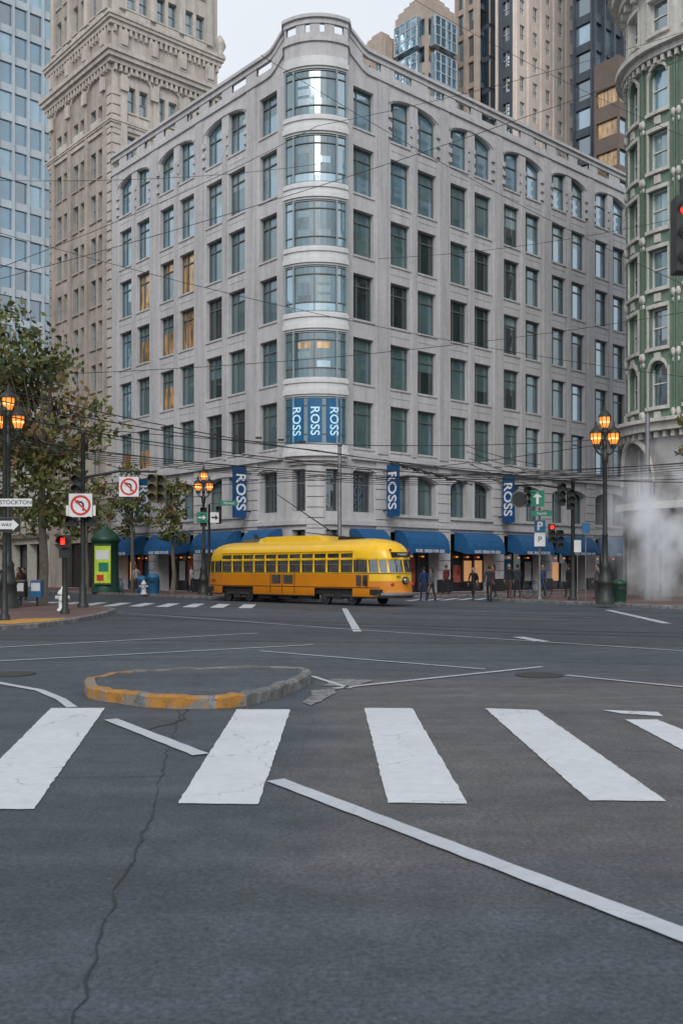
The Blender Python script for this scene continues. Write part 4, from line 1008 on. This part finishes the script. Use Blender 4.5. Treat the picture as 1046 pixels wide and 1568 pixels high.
# ------------------------------------------------------------------ trees
def tree(x,y,h,rx,rz0,name='street_tree',nc=70,per=75,ls=.16,lean=(0,0),mats=('leaf1','leaf2','leaf3','leaf4'),seed=1):
    rnd=random.Random(seed); b=MB()
    fork=h*.32
    P=[(x,y,.1),(x+.1+lean[0]*.3,y,fork*.5),(x+lean[0]*.6,y+lean[1]*.5,fork),(x+lean[0],y+lean[1],h*.62),(x+lean[0]*1.2,y,h*.88)]
    b.ptube(P,[h*.022,h*.017,h*.014,h*.009,h*.003],8,'bark')
    tips=[]
    for i in range(nc):
        while True:
            u,v,w=rnd.uniform(-1,1),rnd.uniform(-1,1),rnd.uniform(-1,1)
            r=u*u+v*v+w*w
            if .22<r<1: break
        zc_=(rz0+h)/2; hz=(h-rz0)/2
        k=1+.3*math.sin(u*5+seed)+.22*math.sin(w*7)
        tips.append(Vector((x+lean[0]+u*rx*k,y+lean[1]+v*rx*k,zc_+w*hz)))
    for i,t in enumerate(tips):
        if i%2==0:
            f=rnd.uniform(.35,.85); s=Vector(P[2]).lerp(Vector(P[4]),f*.8); m=s.lerp(t,.5)+Vector((0,0,-.12*h*.2)); b.ptube([s,m,t],[h*.006,h*.0035,.012],5,'bark',False)
    for t in tips:
        rr=rnd.uniform(.28,.62)*rx/3.0; mm=rnd.choices(mats,[4,3,1.2,2.0])[0]
        for j in range(int(per*rnd.uniform(.4,1.2))):
            c=t+Vector((rnd.gauss(0,rr),rnd.gauss(0,rr),rnd.gauss(0,rr*.7)))
            a=Vector((rnd.gauss(0,1),rnd.gauss(0,1),rnd.gauss(0,.6)+.4)).normalized(); q=a.orthogonal().normalized(); q=(q*math.cos(j)+a.cross(q)*math.sin(j))
            e=a.cross(q); s=ls*rnd.uniform(.6,1.3)
            mt=mm if rnd.random()<.75 else rnd.choice(mats)
            b.face([c-q*s,c-e*s*.55+q*s*.1,c+q*s,c+e*s*.55+q*s*.1],mt)
    return b.make(name,origin=(x,y,0))
tree(-12.7,41.0,11.4,2.9,3.6,nc=74,per=70,seed=3)
tree(-16.4,42.5,14.2,3.3,3.6,nc=84,per=70,seed=5)
tree(-14.2,36.0,6.4,1.7,2.6,nc=24,seed=8,ls=.13)
tree(-10.7,61.3,8.2,1.7,3.2,nc=26,per=50,seed=9)
tree(-14.5,67.0,9.0,1.8,3.6,nc=28,per=50,seed=12)
tree(-19.0,72.0,9.5,2.2,3.6,nc=34,per=50,seed=14)
tree(-23.0,61.0,8.5,2.6,2.2,nc=50,per=60,seed=15)
tree(16.4,43.8,9.6,1.3,6.4,nc=20,per=45,seed=21)

# ------------------------------------------------------------------ overhead wires
wb=MB()
def wire(p,q,sag=.3,r=.014,n=10):
    p=Vector(p);q=Vector(q); pts=[p.lerp(q,i/n)-Vector((0,0,4*sag*(i/n)*(1-i/n))) for i in range(n+1)]; wb.ptube(pts,r,4,'wire',False)
wire((-16,36,11.6),(14.5,38.5,22.3),.5,.013); wire((-14,30,9.8),(-1,40,20.0),.4,.011); wire((-1,40,20),(16,40,24.5),.3,.011)
wire((-3.5,42,24.0),(16,40,12.6),.5,.012); wire((1.5,40,14.5),(15,42,17),.3,.01); wire((-15,35,14.6),(15,40,9.5),.7,.011); wire((-16,38,17),(-1,52,23.5),.4,.011); wire((3,42,26.5),(16,42,20),.3,.011); wire((-14.5,36,8.8),(16,42,13.0),.6,.012)
for i,(za,zb2) in enumerate(((8.2,6.8),(7.8,6.4),(9.0,7.0),(7.1,6.2))):
    wire((-15,34+i*1.2,za),(-1.0,42+i,zb2),.25,.022); wire((-1.0,42+i,zb2),(16,44+i,5.6+i*.25),.35,.018)
for i in range(5): wire((-17,30+3*i,6.3+.2*i),(2.5,46+i,6.0),.15,.015); wire((2.5,46+i,6.0),(17,40+i*1.5,6.3),.15,.015)
wire((-10.05,37.6,6.9),(11.2,46.8,6.2),.5,.016); wire((-8.27,58,7.0),(11.25,41.3,7.0),.4,.016); wire((-12.75,37,7.4),(11.25,41.3,7.2),.6,.016)
wire((-12.75,37,7.0),(-8.27,58,6.6),.3,.016); wire((-30,60,6.2),(0,44,5.75),.1,.016); wire((0,44,5.75),(20,33,5.75),.1,.016)
for k in range(7):
    px,py=2.3+k*.55,45.5+.25*k; z=6.55-.12*k; wb.bx(px,px+.42,py,py+.08,z,z+.12,'wire'); wb.ptube([(px-.3,py,z+.25),(px+.8,py+.1,z-.1)],.025,5,'wire'); wb.ptube([(px,py-.3,z+.05),(px+.3,py+.4,z+.0)],.02,5,'wire')
for k in range(6): px=-6.2+k*.9; wb.bx(px,px+.25,39.4,39.48,7.2-.08*k,7.28-.08*k,'wire')
for k in range(5): wire((5.6+k*.1,44,7.3-.3*k),(9.5,46,6.6-.35*k),.1,.016)
wb.make('overhead_wires')
b=MB(); b.lathe((-.1,53.2,.146),[(.2,0),(.2,.5),(.13,.6),(.1,8.2),(.04,8.4)],10,'poleg'); b.ball((-.1,53.2,8.5),.14,'poleg'); b.make('wire_support_pole',origin=(-.1,53.2,.15))
b=MB(); b.lathe((15.0,47.4,.146),[(.2,0),(.2,.5),(.14,.6),(.11,9),(.04,9.2)],10,'poleg'); b.make('wire_support_pole',origin=(15,47.4,.15))

# ------------------------------------------------------------------ people
def person(x,y,ang,top=(.03,.03,.04),pants=(.02,.022,.03),stride=.22,h=1.72,z0=.15,arm=.1,bag=None,hairc=None,female=False):
    sw=.155 if female else .175
    J=[(0,0,.95,.125,.095),(0,0,1.15,.115,.085),(0,.01,1.36,.15,.10),(0,.0,1.49,.055,.055),(0,.01,1.56,.05,.05)]
    Ed=[(0,1),(1,2),(2,3),(3,4)]
    for s_,i in ((-1,0),(1,1)):
        k=len(J); sg=s_
        J+=[(s_*sw,0,1.42,.06,.06),(s_*(sw+.05),-.02+sg*arm*.6,1.15,.045,.045),(s_*(sw+.045),.07+sg*arm,.92,.032,.03),(s_*(sw+.04),.09+sg*arm,.85,.03,.02)]
        Ed+=[(2,k),(k,k+1),(k+1,k+2),(k+2,k+3)]
        k=len(J); f=-s_*stride
        J+=[(s_*.09,0,.88,.088,.09),(s_*.095,f*.5+.04,.49,.06,.062),(s_*.095,f,.10,.04,.042),(s_*.10,f+.14,.045,.038,.03)]
        Ed+=[(0,k),(k,k+1),(k+1,k+2),(k+2,k+3)]
    me=bpy.data.meshes.new('tmp'); me.from_pydata([j[:3] for j in J],Ed,[]); ob=bpy.data.objects.new('tmp',me); scene.collection.objects.link(ob)
    ob.modifiers.new('s','SKIN'); sv=me.skin_vertices[0].data
    for i,j in enumerate(J): sv[i].radius=(j[3],j[4]); sv[i].use_root=(i==0)
    sb=ob.modifiers.new('u','SUBSURF'); sb.levels=1; sb.render_levels=1
    dg=bpy.context.evaluated_depsgraph_get(); dg.update(); ev=bpy.data.meshes.new_from_object(ob.evaluated_get(dg))
    s=h/1.72; T=TR(x,y,z0,(math.cos(ang),math.sin(ang)))@Matrix.Scale(s,4)
    b=MB(T); base=len(b.v)
    for v in ev.vertices: b.av(v.co)
    tm,pm=clothm(top),clothm(pants)
    for p in ev.polygons:
        c=p.center; m=tm
        if c.z<.09: m=M['signblack']
        elif abs(c.x)>sw-.01 and c.z<.93: m=M['skin']
        elif c.z<.93: m=pm
        elif c.z>1.50: m=M['skin']
        b.idx([base+i for i in p.vertices],m,True)
    bpy.data.objects.remove(ob)
    for s_ in(-1,1):
        hx,hy=s_*(sw+.04),.09+s_*arm
        for q in range(4): 
            yy=hy-.03+.02*q; L=(.06,.075,.07,.055)[q]; b.ptube([(hx,yy,.84),(hx-s_*.005,yy+.01,.84-L*.6),(hx-s_*.02,yy+.015,.84-L)],[.009,.008,.006],5,'skin')
        b.ptube([(hx,hy+.03,.87),(hx-s_*.01,hy+.055,.83),(hx-s_*.015,hy+.055,.805)],[.011,.009,.007],5,'skin')
    b.ball((0,.015,1.635),(.075,.092,.115),'skin',14,10); b.ptube([(0,.10,1.645),(0,.122,1.615),(0,.10,1.605)],[.008,.014,.008],6,'skin')
    for s_ in(-1,1): b.ball((s_*.03,.098,1.645),(.012,.008,.007),'signblack',6,4); b.ball((s_*.076,.01,1.63),(.012,.02,.03),'skin',6,5)
    b.bx(-.024,.024,.099,.104,1.572,1.579,'signred')
    b.ball((0,-.008,1.665),(.084,.095,.105),hairc or 'hair',12,8)
    if female: b.ball((0,-.06,1.58),(.07,.045,.13),hairc or 'hair',10,8)
    if bag: b.ball((0,-.19,1.22),(.15,.10,.22),clothm(bag),10,8)
    b.make('pedestrian',origin=(x,y,z0))
person(4.25,49.8,.3,(.015,.03,.10),(.02,.03,.07),.18,z0=0); person(4.7,50.4,.9,(.10,.10,.11),(.02,.02,.03),.2,female=True,z0=0)
person(6.85,50.2,2.6,(.015,.015,.02),(.02,.02,.02),.24,z0=0,bag=(.02,.02,.02)); person(7.4,48.4,-.3,(.02,.025,.035),(.02,.02,.025),.2,h=1.8,z0=0)
person(8.0,50.9,1.2,(.20,.03,.03),(.02,.02,.03),.12,female=True); person(8.55,49.3,2.8,(.02,.02,.02),(.07,.035,.03),.26,h=1.75); person(9.15,50.3,.2,(.05,.05,.06),(.03,.03,.05),.15)
person(10.7,51.5,3.3,(.04,.07,.14),(.02,.02,.03),.1,female=True); person(11.9,50.6,.5,(.015,.015,.015),(.03,.03,.04),.12); person(12.6,47.6,1.5,(.12,.11,.10),(.03,.03,.04),.1)
person(-12.9,60.8,.5,(.25,.25,.24),(.05,.05,.07),.2); person(-16.6,50.5,2.2,(.02,.02,.025),(.02,.02,.03),.2,z0=0); person(-17.1,51.2,2.2,(.12,.05,.03),(.02,.02,.03),.2,female=True,z0=0)
person(-15.9,45.6,.4,(.03,.03,.04),(.02,.02,.03),.2); person(-9.6,62.0,1.0,(.3,.3,.32),(.03,.03,.05),.1,female=True); person(6.2,57.3,.5,(.12,.02,.02),(.02,.02,.03),.15)

# ------------------------------------------------------------------ steam
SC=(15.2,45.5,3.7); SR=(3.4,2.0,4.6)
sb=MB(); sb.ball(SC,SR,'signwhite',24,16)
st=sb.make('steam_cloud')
ms=bpy.data.materials.new('steam'); t=nt(ms); t.nodes.remove(t.nodes['Principled BSDF']); pv=t.nodes.new('ShaderNodeVolumePrincipled')
pv.inputs['Color'].default_value=(.97,.98,1,1); pv.inputs['Anisotropy'].default_value=0
tc=t.nodes.new('ShaderNodeTexCoord'); mp=t.nodes.new('ShaderNodeMapping'); t.links.new(tc.outputs['Object'],mp.inputs[0]); mp.inputs['Scale'].default_value=(1,.6,.7)
rr=ramp(t,noise(t,mp.outputs[0],.55,3,.6),.40,.62)
mp2=t.nodes.new('ShaderNodeMapping'); mp2.inputs['Location'].default_value=(-SC[0]/SR[0],-SC[1]/SR[1],-SC[2]/SR[2]); mp2.inputs['Scale'].default_value=(1/SR[0],1/SR[1],1/SR[2]); t.links.new(tc.outputs['Object'],mp2.inputs[0])
ln=t.nodes.new('ShaderNodeVectorMath'); ln.operation='LENGTH'; t.links.new(mp2.outputs[0],ln.inputs[0])
fd=ramp(t,ln.outputs['Value'],.1,.97,(1,1,1),(0,0,0))
den=math_(t,'MULTIPLY',math_(t,'MULTIPLY',rr,fd),1.3)
t.links.new(den,pv.inputs['Density'])
# vapour scatters light many times; a little in-volume radiance stands for those bounces
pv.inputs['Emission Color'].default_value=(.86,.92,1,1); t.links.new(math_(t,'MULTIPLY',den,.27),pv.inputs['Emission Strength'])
t.links.new(pv.outputs[0],t.nodes['Material Output'].inputs['Volume'])
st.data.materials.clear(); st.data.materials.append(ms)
try: ms.cycles.volume_step_rate=3
except Exception: pass

# ------------------------------------------------------------------ world, sun, camera
w=bpy.data.worlds.new('World'); scene.world=w; w.use_nodes=True; t=w.node_tree; bg=t.nodes['Background']
sky=t.nodes.new('ShaderNodeTexSky'); sky.sky_type='NISHITA'; sky.sun_disc=False
el,az=36,184
sky.sun_elevation=math.radians(el); sky.sun_rotation=math.radians(az); sky.dust_density=4; sky.air_density=1.2
hs_=t.nodes.new('ShaderNodeHueSaturation'); hs_.inputs['Saturation'].default_value=.35; t.links.new(sky.outputs[0],hs_.inputs['Color'])
tc=t.nodes.new('ShaderNodeTexCoord'); nz=t.nodes.new('ShaderNodeTexNoise'); nz.inputs['Scale'].default_value=2.2; nz.inputs['Detail'].default_value=5; t.links.new(tc.outputs['Generated'],nz.inputs['Vector'])
cl=ramp(t,nz.outputs['Fac'],.3,.7,(5.6,6.05,6.7),(7.2,7.5,7.9))
mx=mixrgb(t,.78,hs_.outputs[0],cl); t.links.new(mx,bg.inputs['Color']); bg.inputs['Strength'].default_value=.145
sd=bpy.data.lights.new('sun','SUN'); sd.energy=1.3; sd.angle=math.radians(28); sd.color=(1,.965,.935)
so=bpy.data.objects.new('sun',sd); scene.collection.objects.link(so)
a=math.radians(az); e=math.radians(el)
dirv=Vector((math.sin(a)*math.cos(e),math.cos(a)*math.cos(e),math.sin(e)))
so.rotation_euler=dirv.to_track_quat('Z','Y').to_euler(); so.location=(0,-20,60)
cd=bpy.data.cameras.new('camera'); cam=bpy.data.objects.new('camera',cd); scene.collection.objects.link(cam); scene.camera=cam
cam.location=(0,0,1.6); cam.rotation_euler=(math.radians(90),0,0)
cd.sensor_fit='AUTO'; cd.sensor_width=36; cd.lens=33.95; cd.shift_y=89/1568; cd.clip_end=3000
cd.dof.use_dof=True; cd.dof.focus_distance=46; cd.dof.aperture_fstop=5.0
scene.view_settings.view_transform='Standard'; scene.view_settings.look='None'; scene.view_settings.exposure=0
